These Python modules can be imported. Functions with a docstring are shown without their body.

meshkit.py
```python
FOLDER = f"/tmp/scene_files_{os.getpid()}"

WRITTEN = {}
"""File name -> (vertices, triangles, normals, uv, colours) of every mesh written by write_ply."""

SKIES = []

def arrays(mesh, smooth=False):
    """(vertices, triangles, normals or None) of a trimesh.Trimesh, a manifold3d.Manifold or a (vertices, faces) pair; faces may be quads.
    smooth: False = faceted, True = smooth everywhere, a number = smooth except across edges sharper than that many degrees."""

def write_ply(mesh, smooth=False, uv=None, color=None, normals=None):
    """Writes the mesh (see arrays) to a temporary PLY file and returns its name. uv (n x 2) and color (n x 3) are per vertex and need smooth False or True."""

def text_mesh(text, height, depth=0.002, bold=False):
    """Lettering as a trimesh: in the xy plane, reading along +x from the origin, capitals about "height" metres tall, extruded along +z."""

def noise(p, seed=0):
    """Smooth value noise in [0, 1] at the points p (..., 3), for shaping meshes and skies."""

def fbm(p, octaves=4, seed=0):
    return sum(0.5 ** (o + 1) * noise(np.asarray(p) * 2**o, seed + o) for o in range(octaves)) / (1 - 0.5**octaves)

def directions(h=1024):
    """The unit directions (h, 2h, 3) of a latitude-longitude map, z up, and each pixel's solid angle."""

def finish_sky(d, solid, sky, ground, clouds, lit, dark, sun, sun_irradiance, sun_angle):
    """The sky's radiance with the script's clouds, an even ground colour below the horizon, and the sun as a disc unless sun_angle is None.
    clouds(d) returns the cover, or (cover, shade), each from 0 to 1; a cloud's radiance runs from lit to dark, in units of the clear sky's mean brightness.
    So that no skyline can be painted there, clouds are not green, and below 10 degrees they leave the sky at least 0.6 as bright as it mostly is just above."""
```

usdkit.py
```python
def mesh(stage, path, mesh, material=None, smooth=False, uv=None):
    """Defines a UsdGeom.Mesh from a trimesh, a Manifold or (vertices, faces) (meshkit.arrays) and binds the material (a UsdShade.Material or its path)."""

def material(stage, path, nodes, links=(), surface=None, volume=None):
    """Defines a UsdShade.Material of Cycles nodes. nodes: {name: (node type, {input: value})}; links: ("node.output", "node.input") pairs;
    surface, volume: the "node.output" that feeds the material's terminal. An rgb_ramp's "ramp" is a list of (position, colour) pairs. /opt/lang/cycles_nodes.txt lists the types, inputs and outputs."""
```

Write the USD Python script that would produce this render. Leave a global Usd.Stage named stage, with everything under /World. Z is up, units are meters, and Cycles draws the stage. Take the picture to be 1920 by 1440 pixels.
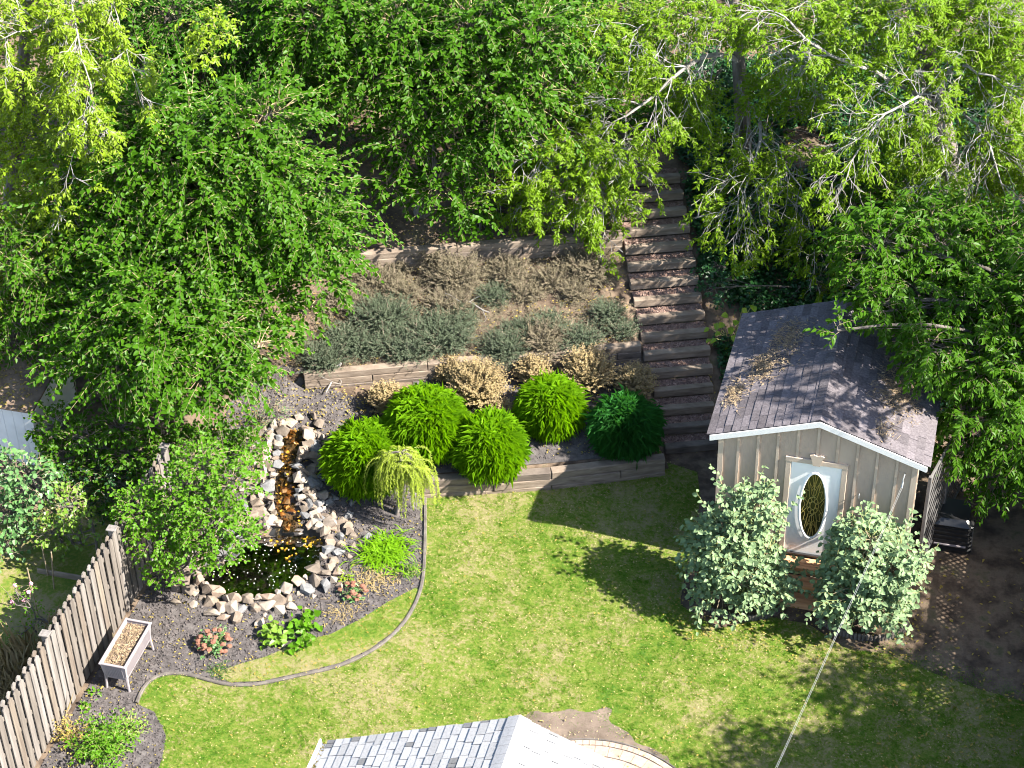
import math
import numpy as np
import trimesh
import usdkit
from meshkit import noise, fbm
from pxr import Usd, UsdGeom, UsdLux, UsdShade, Gf, Sdf, Vt
from scipy.spatial import Delaunay, ConvexHull
from shapely.geometry import Polygon, LineString, Point
import shapely

stage = Usd.Stage.CreateInMemory()
UsdGeom.SetStageUpAxis(stage, UsdGeom.Tokens.z)
UsdGeom.SetStageMetersPerUnit(stage, 1.0)
WORLD = UsdGeom.Xform.Define(stage, '/World').GetPrim()
stage.SetDefaultPrim(WORLD)
PI = math.pi
RNG = np.random.default_rng(7)

# ------------------------------------------------------------------ camera, sky, sun, exposure
F_PX = 3679.16                                   # focal length in pixels of the 1920 wide picture
CAM = np.array([3.6438, -26.00065, 23.99351])
FW = np.array([-0.21467447, 0.76421198, -0.60818988])
RT = np.array([0.96643397, 0.2561963, -0.01920522])
UP = np.array([-0.14113914, 0.59189823, 0.79355922])
cam = UsdGeom.Camera.Define(stage, '/World/camera')
cam.CreateHorizontalApertureAttr(36.0); cam.CreateVerticalApertureAttr(27.0)
cam.CreateFocalLengthAttr(36.0 * F_PX / 1920); cam.CreateClippingRangeAttr(Gf.Vec2f(0.5, 600))
cam.AddTransformOp().Set(Gf.Matrix4d(*RT, 0, *UP, 0, *(-FW), 0, *CAM, 1))
cam.CreateExposureAttr(2.3)

SUN_AZ, SUN_EL = math.radians(-5), math.radians(41)     # azimuth from +x (the shed's front wall runs along x)
SUN = np.array([math.cos(SUN_AZ) * math.cos(SUN_EL), math.sin(SUN_AZ) * math.cos(SUN_EL), math.sin(SUN_EL)])
sky_mat = usdkit.material(stage, '/World/Looks/sky', {
    's': ('sky_texture', {'sky_type': 'single_scattering', 'sun_disc': False, 'sun_elevation': SUN_EL,
                          'sun_rotation': math.atan2(SUN[0], SUN[1])}),
    'b': ('background_shader', {'strength': 0.08})}, [('s.color', 'b.color')], surface='b.background')
dome = UsdLux.DomeLight.Define(stage, '/World/sky')
UsdShade.MaterialBindingAPI.Apply(dome.GetPrim()).Bind(sky_mat)
sun = UsdLux.DistantLight.Define(stage, '/World/sun')
sun.CreateIntensityAttr(1.25); sun.CreateAngleAttr(0.53); sun.CreateColorAttr(Gf.Vec3f(1.0, 0.94, 0.84))
sun.GetPrim().CreateAttribute('inputs:normalize', Sdf.ValueTypeNames.Bool).Set(True)
_x = np.cross([0, 0, 1], SUN); _x /= np.linalg.norm(_x); _y = np.cross(SUN, _x)
sun.AddTransformOp().Set(Gf.Matrix4d(*_x, 0, *_y, 0, *SUN, 0, 0, 0, 30, 1))

# ------------------------------------------------------------------ terrain and picture-to-place helpers
C1, S1 = math.cos(math.radians(21.8)), math.sin(math.radians(21.8))
def uv_of(x, y): return x * C1 + y * S1, -x * S1 + y * C1          # u along the retaining walls, v uphill
def xy_of(u, v): return u * C1 - v * S1, u * S1 + v * C1
def sstep(a, b, t):
    t = np.clip((np.asarray(t, float) - a) / (b - a), 0, 1); return t * t * (3 - 2 * t)
def height(x, y):
    u, v = uv_of(np.asarray(x, float), np.asarray(y, float))
    far = [10, 14, 22, 40, 70]; farz = [2.75, 3.7, 6.0, 11.0, 17.0]
    walls = np.interp(v, [-99, 2.55, 2.60, 5.08, 5.14, 7.42, 7.48] + far, [0, 0, .38, .82, 1.13, 1.92, 2.25] + farz)
    lower_free = np.interp(v, [-99, 1.9, 3.2, 5.08, 5.14, 7.42, 7.48] + far, [0, 0, .42, .86, 1.13, 1.92, 2.25] + farz)
    free = np.interp(v, [-99, 1.95, 3.2, 5.1, 7.45] + far, [0, 0, .42, 1.0, 2.0] + farz)
    right = np.interp(v, [-99, 3.3, 8.7] + far, [0, 0, 2.6] + [2.95, 3.8, 6.0, 11.0, 17.0])
    stairs = np.interp(v, [-99, 2.7, 2.9, 8.9] + far, [0, 0, -.06, 2.58] + [2.86, 3.71, 5.96, 10.96, 16.96])
    a = sstep(-4.95, -5.35, u); b = sstep(-7.0, -7.5, u)
    z = walls * (1 - a) + lower_free * a
    z = z * (1 - b) + free * b
    s = sstep(-.50, -.36, u); r = sstep(.95, 1.15, u)
    z = z * (1 - s) + stairs * s
    return z * (1 - r) + right * r
def ray(px, py):
    d = FW + (px - 960) / F_PX * RT + (720 - py) / F_PX * UP
    return d
def at(px, py, z=0.0):
    d = ray(px, py); return CAM + d * (z - CAM[2]) / d[2]
def on_ground(px, py):
    d = ray(px, py); t = np.arange(24, 90, .02)
    P = CAM + t[:, None] * d
    k = np.argmax(P[:, 2] < height(P[:, 0], P[:, 1]))
    return P[k]
FH = np.array([FW[0], FW[1], 0]); FH /= np.linalg.norm(FH)
def on_plane(px, py, base, nearer=0.0):
    """The point of the picture ray in the upright plane through base, moved nearer to the viewer by so many metres."""
    d = ray(px, py); o = np.asarray(base) - nearer * FH
    return CAM + d * (((o - CAM) @ FH) / (d @ FH))

# ------------------------------------------------------------------ stage helpers
taken = {}
def numbered(path):
    n = taken.get(path, 0); taken[path] = n + 1
    return path if n == 0 else f'{path}_{n:03d}'
def path_of(parent): return '/World' if parent is None else str(parent.GetPath())
def tag(prim, label=None, category=None, group=None, kind=None):
    for k, v in (('label', label), ('category', category), ('group', group), ('kind', kind)):
        if v: prim.SetCustomDataByKey(k, v)
    return prim
def thing(name, label, category, loc=(0, 0, 0), rz=0.0, group=None):
    x = UsdGeom.Xform.Define(stage, numbered('/World/' + name))
    if np.any(np.asarray(loc) != 0): x.AddTranslateOp().Set(Gf.Vec3d(*map(float, loc)))
    if rz: x.AddRotateZOp().Set(math.degrees(rz))
    return tag(x.GetPrim(), label, category, group)
def obj(name, mesh, mat, parent=None, smooth=False, kind=None, label=None):
    m = usdkit.mesh(stage, numbered(path_of(parent) + '/' + name), mesh, M[mat] if isinstance(mat, str) else mat, smooth)
    return tag(m.GetPrim(), label, None, None, kind)
def group_part(name, parent, kind=None):
    return UsdGeom.Xform.Define(stage, numbered(path_of(parent) + '/' + name)).GetPrim()

# ------------------------------------------------------------------ materials
M = {}
def ramp_mat(name, colors, scale=3.0, rough=.85, bump=.3, bscale=None, detail=6, gain=1.0, stretch=None, spec=.3, extra=None, bdist=.02, contrast=(.3, .7)):
    """A mottled surface: noise over object position through a colour ramp, with a fine relief."""
    lo, hi = contrast; colors = [tuple(gain * q for q in c) for c in colors]
    stops = [(lo + (hi - lo) * i / (len(colors) - 1), c) for i, c in enumerate(colors)]
    n = {'g': ('geometry', {}), 'm': ('mapping', {'scale': stretch or (1, 1, 1)}),
         'n': ('noise_texture', {'scale': scale, 'detail': detail, 'roughness': .65}),
         'r': ('rgb_ramp', {'ramp': stops}),
         'n2': ('noise_texture', {'scale': bscale or scale * 12, 'detail': 4, 'roughness': .7}),
         'bu': ('bump', {'strength': bump, 'distance': bdist}),
         'p': ('principled_bsdf', {'roughness': rough, 'specular_ior_level': spec})}
    l = [('g.position', 'm.vector'), ('m.vector', 'n.vector'), ('m.vector', 'n2.vector'), ('n.fac', 'r.fac'), ('n2.fac', 'bu.height'), ('bu.normal', 'p.normal')]
    if extra == 'island':      # each piece of the mesh gets a tone of its own
        n['ri'] = ('map_range', {'from_min': 0.0, 'from_max': 1.0, 'to_min': .62, 'to_max': 1.3})
        n['hv'] = ('hsv', {}); l += [('g.random_per_island', 'ri.value'), ('ri.result', 'hv.value'), ('r.color', 'hv.color'), ('hv.color', 'p.base_color')]
    else:
        l.append(('r.color', 'p.base_color'))
    M[name] = usdkit.material(stage, '/World/Looks/' + name, n, l, surface='p.BSDF')
def plain(name, color, rough=.5, spec=.5, metallic=0.0):
    M[name] = usdkit.material(stage, '/World/Looks/' + name, {'p': ('principled_bsdf', {'base_color': color, 'roughness': rough, 'specular_ior_level': spec, 'metallic': metallic})}, surface='p.BSDF')
def leaf_mat(name, colors, trans=.35, rough=.42, spec=.45, tint=(1.25, 1.2, .5)):
    """Leaves: each leaf takes its own tone; part of the light passes through."""
    stops = [(i / max(1, len(colors) - 1), c) for i, c in enumerate(colors)]
    n = {'g': ('geometry', {}), 'r': ('rgb_ramp', {'ramp': stops}),
         'p': ('principled_bsdf', {'roughness': rough, 'specular_ior_level': spec}),
         't': ('translucent_bsdf', {}), 'c': ('mix_color', {'blend_type': 'multiply', 'fac': 1.0, 'b': tint, 'use_clamp': False}),
         'x': ('mix_closure', {'fac': trans})}
    l = [('g.random_per_island', 'r.fac'), ('r.color', 'p.base_color'), ('r.color', 'c.a'), ('c.result', 't.color'),
         ('p.BSDF', 'x.closure1'), ('t.BSDF', 'x.closure2')]
    M[name] = usdkit.material(stage, '/World/Looks/' + name, n, l, surface='x.closure')

ramp_mat('soil', [(.05, .035, .025), (.12, .085, .06), (.22, .16, .11)], 1.7, .95, .6, 22)
ramp_mat('litter', [(.03, .021, .015), (.07, .049, .034), (.135, .098, .068), (.06, .064, .028)], 2.2, .95, .7, 26)
ramp_mat('mulch', [(.034, .03, .029), (.068, .06, .059), (.12, .107, .102)], 5, rough=.95, bump=.9, bscale=38)
ramp_mat('mulch_chip', [(.035, .031, .03), (.095, .082, .08), (.19, .16, .15)], 9, .9, .2, extra='island')
ramp_mat('gravel', [(.12, .07, .055), (.22, .14, .11), (.33, .23, .19)], 9, .95, .8, 60)
ramp_mat('gravel_chip', [(.13, .08, .065), (.26, .17, .14), (.40, .29, .24)], 14, .9, .2, extra='island')
ramp_mat('dirt', [(.075, .056, .042), (.12, .092, .072), (.17, .13, .10)], 2.5, .95, .5, 40)
ramp_mat('timber', [(.12, .09, .068), (.20, .156, .12), (.285, .228, .18)], 2.2, rough=.85, bump=.5, bscale=30, stretch=(1, 1.6, 6), gain=.9)
ramp_mat('timber_dark', [(.07, .055, .045), (.125, .10, .083), (.185, .15, .125)], 2.2, .85, .5, 30, stretch=(1, 1.6, 6))
for i, (k, t) in enumerate(((.60, 0), (.47, .02), (.68, -.01), (.55, .05))):
    ramp_mat(f'fence_wood_{"abcd"[i]}', [tuple(c * k for c in (.14, .122 - t * .3, .11 - t * .5)), tuple(c * k for c in (.225, .20 - t * .3, .182 - t * .6)), tuple(c * k for c in (.31, .28 - t * .3, .258 - t))], 4, .88, .5, 40, stretch=(3, 3, .25))
ramp_mat('cedar', [(.32, .15, .075), (.48, .255, .13), (.60, .36, .20)], 4, .6, .3, 40, stretch=(.5, 5, 5))
ramp_mat('siding', [(.30, .235, .185), (.38, .30, .24), (.43, .35, .28)], 1.6, .7, .15, 60, stretch=(1, 1, .4))
ramp_mat('siding_trim', [(.35, .28, .22), (.42, .34, .27), (.46, .38, .305)], 1.6, .7, .1, 60)
plain('white_paint', (.66, .66, .66), .35)
plain('door_paint', (.80, .79, .78), .3)
for i, k in enumerate((.84, .64, 1.06, .74, .92)):
    ramp_mat(f'dark_shingle_{"abcde"[i]}', [tuple(c * k for c in (.072, .063, .07)), tuple(c * k for c in (.112, .099, .107)), tuple(c * k for c in (.16, .143, .152))], 26, .92, .5, 160, spec=.2, bdist=.006)
for i, k in enumerate((.44, .36, .40, .20, .47)):
    ramp_mat(f'pale_shingle_{"abcde"[i]}', [tuple(c * k for c in (.50, .50, .51)), tuple(c * k for c in (.62, .62, .63)), tuple(c * k for c in (.70, .70, .71))], 30, .92, .4, 160, spec=.2, bdist=.006)
plain('lead_line', (.42, .33, .09), .35, .6, .6)
plain('dark_glass', (.03, .028, .008), .12, .6)
plain('dark_metal', (.02, .02, .022), .4)
plain('black_plastic', (.012, .012, .013), .35)
ramp_mat('planter_plastic', [(.20, .175, .185), (.235, .21, .22)], 4, .5, .08, 60)
plain('wire_metal', (.24, .25, .25), .6, .3)
ramp_mat('lattice_wood', [(.075, .072, .07), (.125, .12, .118)], 4, .7, .2, 40)
ramp_mat('fence_cedar', [(.22, .17, .13), (.33, .26, .2)], 3, .85, .3, 30)
ramp_mat('edging', [(.045, .04, .036), (.085, .074, .066), (.13, .115, .10)], 6, .8, .4, 40)
ramp_mat('paver', [(.22, .165, .13), (.28, .215, .17), (.32, .255, .21)], 7, .9, .3, 60)
for i, cs in enumerate(([(.095, .073, .056), (.15, .118, .092), (.21, .17, .136)], [(.075, .06, .047), (.115, .093, .074), (.16, .133, .108)],
                        [(.15, .105, .08), (.215, .16, .122), (.28, .22, .175)], [(.14, .115, .094), (.20, .168, .14), (.26, .225, .192)], [(.075, .075, .077), (.12, .12, .123), (.18, .18, .18)])):
    ramp_mat(f'rock_{"abcde"[i]}', cs, 6, .85, .6, 40, bdist=.015)
ramp_mat('wet_rock', [(.07, .038, .016), (.15, .085, .036), (.25, .155, .075)], 6, .2, .4, 30, spec=.6)
ramp_mat('wet_rock_dark', [(.035, .03, .028), (.08, .07, .065), (.14, .125, .115)], 6, .3, .4, 30, spec=.6)
ramp_mat('bark', [(.07, .06, .052), (.15, .13, .115), (.25, .22, .195)], 5, .95, 1.0, 30, stretch=(2, 2, .35), bdist=.05)
ramp_mat('pale_bark', [(.13, .12, .108), (.23, .215, .20), (.33, .315, .295)], 6, .9, .5, 40, stretch=(1, 1, 1))
ramp_mat('twig', [(.16, .12, .075), (.27, .21, .14)], 9, .9, .1)
ramp_mat('tan_twig', [(.22, .17, .09), (.36, .29, .17)], 9, .8, .1)
ramp_mat('green_twig', [(.20, .21, .07), (.31, .31, .12)], 9, .7, .1)
ramp_mat('dry_twig', [(.14, .10, .075), (.25, .19, .15), (.36, .29, .23)], 9, .9, .1)
ramp_mat('dead_needles', [(.22, .15, .09), (.38, .28, .17), (.5, .4, .26)], 14, .95, .1, extra='island')
plain('pool_liner', (.006, .006, .006), .6)
plain('float_white', (.75, .74, .70), .7)
plain('pink_petal', (.75, .30, .38), .6)
ramp_mat('sedum_flower', [(.17, .07, .045), (.26, .115, .075), (.33, .17, .115)], 14, .9, .3, extra='island')
ramp_mat('white_siding', [(.62, .64, .66), (.72, .74, .76)], 3, .5, .05)
plain('sawn_end', (.30, .24, .18), .9)
leaf_mat('leaf_mulberry', [(.045, .125, .004), (.10, .21, .006), (.165, .275, .009), (.245, .33, .016)], .46, .45, .18)
leaf_mat('leaf_deep', [(.035, .105, .005), (.075, .175, .007), (.125, .22, .01)], .44, .45, .18)
leaf_mat('leaf_bright', [(.075, .19, .007), (.135, .27, .009), (.19, .325, .014), (.27, .38, .035)], .46, .45, .2)
leaf_mat('leaf_yellow', [(.16, .25, .008), (.25, .31, .01), (.38, .37, .01), (.55, .40, .012)], .42, .45, .3)
leaf_mat('leaf_ash', [(.12, .215, .006), (.19, .28, .008), (.27, .33, .01), (.38, .365, .012)], .44, .45, .18)
leaf_mat('leaf_elder', [(.05, .13, .006), (.10, .20, .009), (.16, .26, .014), (.235, .31, .025)], .46, .45, .18)
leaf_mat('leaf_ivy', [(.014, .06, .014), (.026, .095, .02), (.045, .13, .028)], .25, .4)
leaf_mat('leaf_silver', [(.14, .21, .10), (.38, .42, .28), (.56, .58, .46), (.63, .64, .54)], .22, .6, .3, (1.1, 1.15, .8))
leaf_mat('leaf_pale', [(.07, .16, .045), (.13, .22, .08), (.22, .30, .14)], .25, .45)
leaf_mat('leaf_lime', [(.12, .22, .02), (.20, .30, .03), (.28, .34, .04)], .4, .4)
leaf_mat('leaf_hosta', [(.20, .30, .02), (.28, .36, .03), (.12, .26, .08)], .3, .4)
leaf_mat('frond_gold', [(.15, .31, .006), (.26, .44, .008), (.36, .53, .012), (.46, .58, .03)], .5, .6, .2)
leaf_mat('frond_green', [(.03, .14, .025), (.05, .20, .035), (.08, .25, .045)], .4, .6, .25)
leaf_mat('needle_grey', [(.07, .09, .055), (.125, .145, .09), (.20, .215, .145), (.25, .215, .15)], .15, .8, .2)
leaf_mat('needle_brown', [(.14, .12, .08), (.25, .22, .15), (.38, .335, .235), (.24, .25, .15)], .15, .8, .2)
leaf_mat('leaf_straw', [(.26, .20, .10), (.40, .33, .15), (.50, .43, .19), (.36, .36, .13)], .25, .7, .2)
leaf_mat('needle_larch', [(.24, .31, .03), (.36, .41, .06), (.48, .49, .11)], .3, .6, .25)
leaf_mat('leaf_fallen', [(.26, .20, .05), (.24, .17, .105), (.34, .28, .19), (.14, .09, .06), (.25, .185, .12), (.36, .29, .07)], .2, .7, .2)
leaf_mat('straw_fleck', [(.38, .31, .17), (.48, .41, .26), (.30, .23, .13), (.52, .42, .12)], .2, .7, .2)
leaf_mat('leaf_fallen_gold', [(.34, .20, .02), (.42, .27, .03), (.26, .15, .015)], .2, .6, .3)
leaf_mat('blade_green', [(.04, .14, .015), (.06, .18, .02), (.09, .22, .025)], .35, .4)

# grass: green and dry patches by place, shared by the turf sheet and its blades
def grass_mat(name, dark, blade):
    n = {'g': ('geometry', {}),
         'big': ('noise_texture', {'scale': .55, 'detail': 4, 'roughness': .6}), 'mid': ('noise_texture', {'scale': 3.2, 'detail': 5, 'roughness': .7}),
         'small': ('noise_texture', {'scale': 15, 'detail': 3, 'roughness': .7}), 's': ('math', {'math_type': 'multiply_add', 'value2': .34}),
         'a': ('math', {'math_type': 'multiply_add', 'value2': .36}), 'k': ('math', {'math_type': 'multiply', 'value2': .30}),
         'r': ('rgb_ramp', {'ramp': [(.36, tuple(c * dark for c in (.075, .20, .008))), (.44, tuple(c * dark for c in (.165, .27, .014))), (.49, tuple(c * dark for c in (.25, .31, .035))), (.54, tuple(c * dark for c in (.38, .34, .14))), (.64, tuple(c * dark for c in (.50, .40, .23)))]}),
         'p': ('principled_bsdf', {'roughness': .6, 'specular_ior_level': .3})}
    l = [('g.position', 'big.vector'), ('g.position', 'mid.vector'), ('mid.fac', 'k.value1'), ('big.fac', 'a.value1'), ('k.value', 's.value3'), ('g.position', 'small.vector'), ('small.fac', 's.value1'), ('s.value', 'a.value3'), ('r.color', 'p.base_color')]
    out = 'p.BSDF'
    if blade:
        n |= {'rj': ('map_range', {'to_min': -.11, 'to_max': .13}), 'ad': ('math', {'math_type': 'add'}), 't': ('translucent_bsdf', {}), 'x': ('mix_closure', {'fac': .35})}
        l += [('g.random_per_island', 'rj.value'), ('rj.result', 'ad.value1'), ('a.value', 'ad.value2'), ('ad.value', 'r.fac'), ('r.color', 't.color'), ('p.BSDF', 'x.closure1'), ('t.BSDF', 'x.closure2')]
        out = 'x.closure'
    else:
        n |= {'fine': ('noise_texture', {'scale': 45, 'detail': 4, 'roughness': .8}), 'bu': ('bump', {'strength': .9, 'distance': .04})}
        l += [('a.value', 'r.fac'), ('g.position', 'fine.vector'), ('fine.fac', 'bu.height'), ('bu.normal', 'p.normal')]
    M[name] = usdkit.material(stage, '/World/Looks/' + name, n, l, surface=out)
grass_mat('turf', .52, False); grass_mat('grass_blade', 1.0, True)
M['pond_water'] = usdkit.material(stage, '/World/Looks/pond_water', {
    'g': ('geometry', {}), 'n': ('noise_texture', {'scale': 5, 'detail': 3}), 'bu': ('bump', {'strength': .12, 'distance': .02}),
    'f': ('fresnel', {'IOR': 1.33}), 'gl': ('glossy_bsdf', {'roughness': .03, 'color': (1, 1, 1)}), 't': ('transparent_bsdf', {'color': (.04, .04, .038)}), 'x': ('mix_closure', {})},
    [('g.position', 'n.vector'), ('n.fac', 'bu.height'), ('bu.normal', 'gl.normal'), ('bu.normal', 'f.normal'), ('f.fac', 'x.fac'), ('t.BSDF', 'x.closure1'), ('gl.BSDF', 'x.closure2')], surface='x.closure')
M['stream_water'] = usdkit.material(stage, '/World/Looks/stream_water', {
    'g': ('geometry', {}), 'n': ('noise_texture', {'scale': 14, 'detail': 4}), 'bu': ('bump', {'strength': .6, 'distance': .04}),
    'f': ('fresnel', {'IOR': 1.33}), 'gl': ('glossy_bsdf', {'roughness': .05, 'color': (1, 1, 1)}), 't': ('transparent_bsdf', {'color': (.86, .70, .45)}), 'x': ('mix_closure', {})},
    [('g.position', 'n.vector'), ('n.fac', 'bu.height'), ('bu.normal', 'gl.normal'), ('bu.normal', 'f.normal'), ('f.fac', 'x.fac'), ('t.BSDF', 'x.closure1'), ('gl.BSDF', 'x.closure2')], surface='x.closure')

# ------------------------------------------------------------------ mesh helpers
class Bag:
    """Collects vertices and triangles of many small shapes that form one mesh."""
    def __init__(self): self.v, self.f, self.n = [], [], 0
    def add(self, v, f):
        v = np.asarray(v, float).reshape(-1, 3); f = np.asarray(f, int).reshape(-1, 3)
        self.v.append(v); self.f.append(f + self.n); self.n += len(v); return self
    def mesh(self): return np.vstack(self.v), np.vstack(self.f)
    def __len__(self): return self.n
def unit(a): return a / np.maximum(np.linalg.norm(a, axis=-1, keepdims=True), 1e-9)
BOXF = np.array([[0, 2, 1], [0, 3, 2], [4, 5, 6], [4, 6, 7], [0, 1, 5], [0, 5, 4], [1, 2, 6], [1, 6, 5], [2, 3, 7], [2, 7, 6], [3, 0, 4], [3, 4, 7]])
def box(x0, x1, y0, y1, z0, z1):
    return np.array([[x0, y0, z0], [x1, y0, z0], [x1, y1, z0], [x0, y1, z0], [x0, y0, z1], [x1, y0, z1], [x1, y1, z1], [x0, y1, z1]], float), BOXF
def obox(c, ex, ey, ez, sx, sy, sz):
    """A box about c with half axes ex*sx/2 ..."""
    v, f = box(-sx / 2, sx / 2, -sy / 2, sy / 2, -sz / 2, sz / 2)
    return np.asarray(c) + v @ np.array([ex, ey, ez]), f
def bevel_box(sx, sy, sz, b=.012):
    """A block with chamfered edges, centred (24 corner points, convex hull)."""
    pts = []
    for x in (-1, 1):
        for y in (-1, 1):
            for z in (-1, 1):
                c = np.array([x * sx / 2, y * sy / 2, z * sz / 2])
                for k in range(3):
                    q = c - np.array([x, y, z]) * b; q[k] = c[k]; pts.append(q)
    return trimesh.convex.convex_hull(np.array(pts))
def oblock(c, ex, ey, ez, sx, sy, sz, b=.012, jitter=0.0, rng=None):
    m = bevel_box(sx, sy, sz, b); v = np.array(m.vertices)
    if jitter: v = v + rng.normal(0, jitter, v.shape)
    return np.asarray(c) + v @ np.array([ex, ey, ez]), np.array(m.faces)
def extrude_poly(poly, depth):
    m = trimesh.creation.extrude_polygon(Polygon(poly) if not isinstance(poly, Polygon) else poly, depth, engine='earcut')
    return np.array(m.vertices), np.array(m.faces)
def frustum_segments(p0, p1, r0, r1, sides=3):
    """Many tapered sticks at once."""
    p0, p1 = np.atleast_2d(p0), np.atleast_2d(p1); n = len(p0)
    r0 = np.broadcast_to(r0, n); r1 = np.broadcast_to(r1, n)
    d = unit(p1 - p0); h = np.where(np.abs(d[:, 2:3]) > .9, [[1., 0, 0]], [[0, 0, 1.]])
    a = unit(np.cross(d, h)); b = np.cross(d, a)
    ang = np.arange(sides) * 2 * PI / sides
    ring = np.cos(ang)[None, :, None] * a[:, None] + np.sin(ang)[None, :, None] * b[:, None]
    v = np.concatenate([p0[:, None] + ring * r0[:, None, None], p1[:, None] + ring * r1[:, None, None]], 1).reshape(-1, 3)
    f = []
    for k in range(sides):
        j = (k + 1) % sides; f += [[k, j, sides + j], [k, sides + j, sides + k]]
    f = np.array(f)[None] + (np.arange(n) * 2 * sides)[:, None, None]
    return v, f.reshape(-1, 3)
def tube(path, radii, sides=7, cap=True):
    path = np.asarray(path, float); n = len(path); radii = np.broadcast_to(radii, n)
    t = unit(np.gradient(path, axis=0)); a = np.cross(t[0], [0, 0, 1.] if abs(t[0][2]) < .9 else [1., 0, 0]); a /= np.linalg.norm(a)
    rings = []
    ang = np.arange(sides) * 2 * PI / sides
    for i in range(n):
        a = a - t[i] * (a @ t[i]); a /= np.linalg.norm(a); b = np.cross(t[i], a)
        rings.append(path[i] + radii[i] * (np.cos(ang)[:, None] * a + np.sin(ang)[:, None] * b))
    v = np.vstack(rings); f = []
    for i in range(n - 1):
        for k in range(sides):
            j = (k + 1) % sides; f += [[i * sides + k, i * sides + j, (i + 1) * sides + j], [i * sides + k, (i + 1) * sides + j, (i + 1) * sides + k]]
    if cap:
        v = np.vstack([v, path[0], path[-1]]); c0, c1 = len(v) - 2, len(v) - 1
        for k in range(sides):
            j = (k + 1) % sides; f += [[c0, j, k], [c1, (n - 1) * sides + k, (n - 1) * sides + j]]
    return v, np.array(f)
def curve(pts, n=16):
    """A smooth line through the points."""
    pts = np.asarray(pts, float)
    from scipy.interpolate import CubicSpline
    s = np.r_[0, np.cumsum(np.linalg.norm(np.diff(pts, axis=0), axis=1))]
    return CubicSpline(s, pts)(np.linspace(0, s[-1], n))
def rock(rng, c, size, flat=.65, mat=None):
    p = rng.normal(size=(13, 3)); p = unit(p) * rng.uniform(.8, 1.05, (13, 1))
    p *= np.array([1.0, rng.uniform(.6, .95), flat * rng.uniform(.8, 1.2)]) * size / 2
    a = rng.uniform(0, 2 * PI); ti = rng.normal(0, .2)
    R = np.array([[math.cos(a), -math.sin(a), 0], [math.sin(a), math.cos(a), 0], [0, 0, 1]]) @ np.array([[1, 0, 0], [0, math.cos(ti), -math.sin(ti)], [0, math.sin(ti), math.cos(ti)]])
    h = trimesh.convex.convex_hull(p @ R.T)
    return np.array(h.vertices) + c, np.array(h.faces)

# leaf outlines: unit length along x, width along y, normal +z: (vertices, triangles), folded along the midrib
def oval_leaf(w=.6, fold=.10, droop=.12):
    return (np.array([[0, 0, 0], [.28, w * .5, fold], [.70, w * .36, fold * .7 - droop * .5], [1, 0, -droop], [.70, -w * .36, fold * .7 - droop * .5], [.28, -w * .5, fold]]),
            np.array([[0, 3, 1], [1, 3, 2], [0, 5, 3], [5, 4, 3]]))
def narrow_leaf(w=.3):
    return (np.array([[0, 0, 0], [.4, w * .5, .05], [1, 0, -.1], [.4, -w * .5, .05]]), np.array([[0, 2, 1], [0, 3, 2]]))
def hang_leaf(w=.16, droop=.4):
    return (np.array([[0, 0, 0], [.5, w * .5, .06], [1, 0, -droop], [.5, -w * .5, .06]]), np.array([[0, 2, 1], [0, 3, 2]]))
def blade_leaf(w=.08):
    return np.array([[0, w * .5, 0], [0, -w * .5, 0], [1, 0, -.06]]), np.array([[0, 1, 2]])
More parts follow.
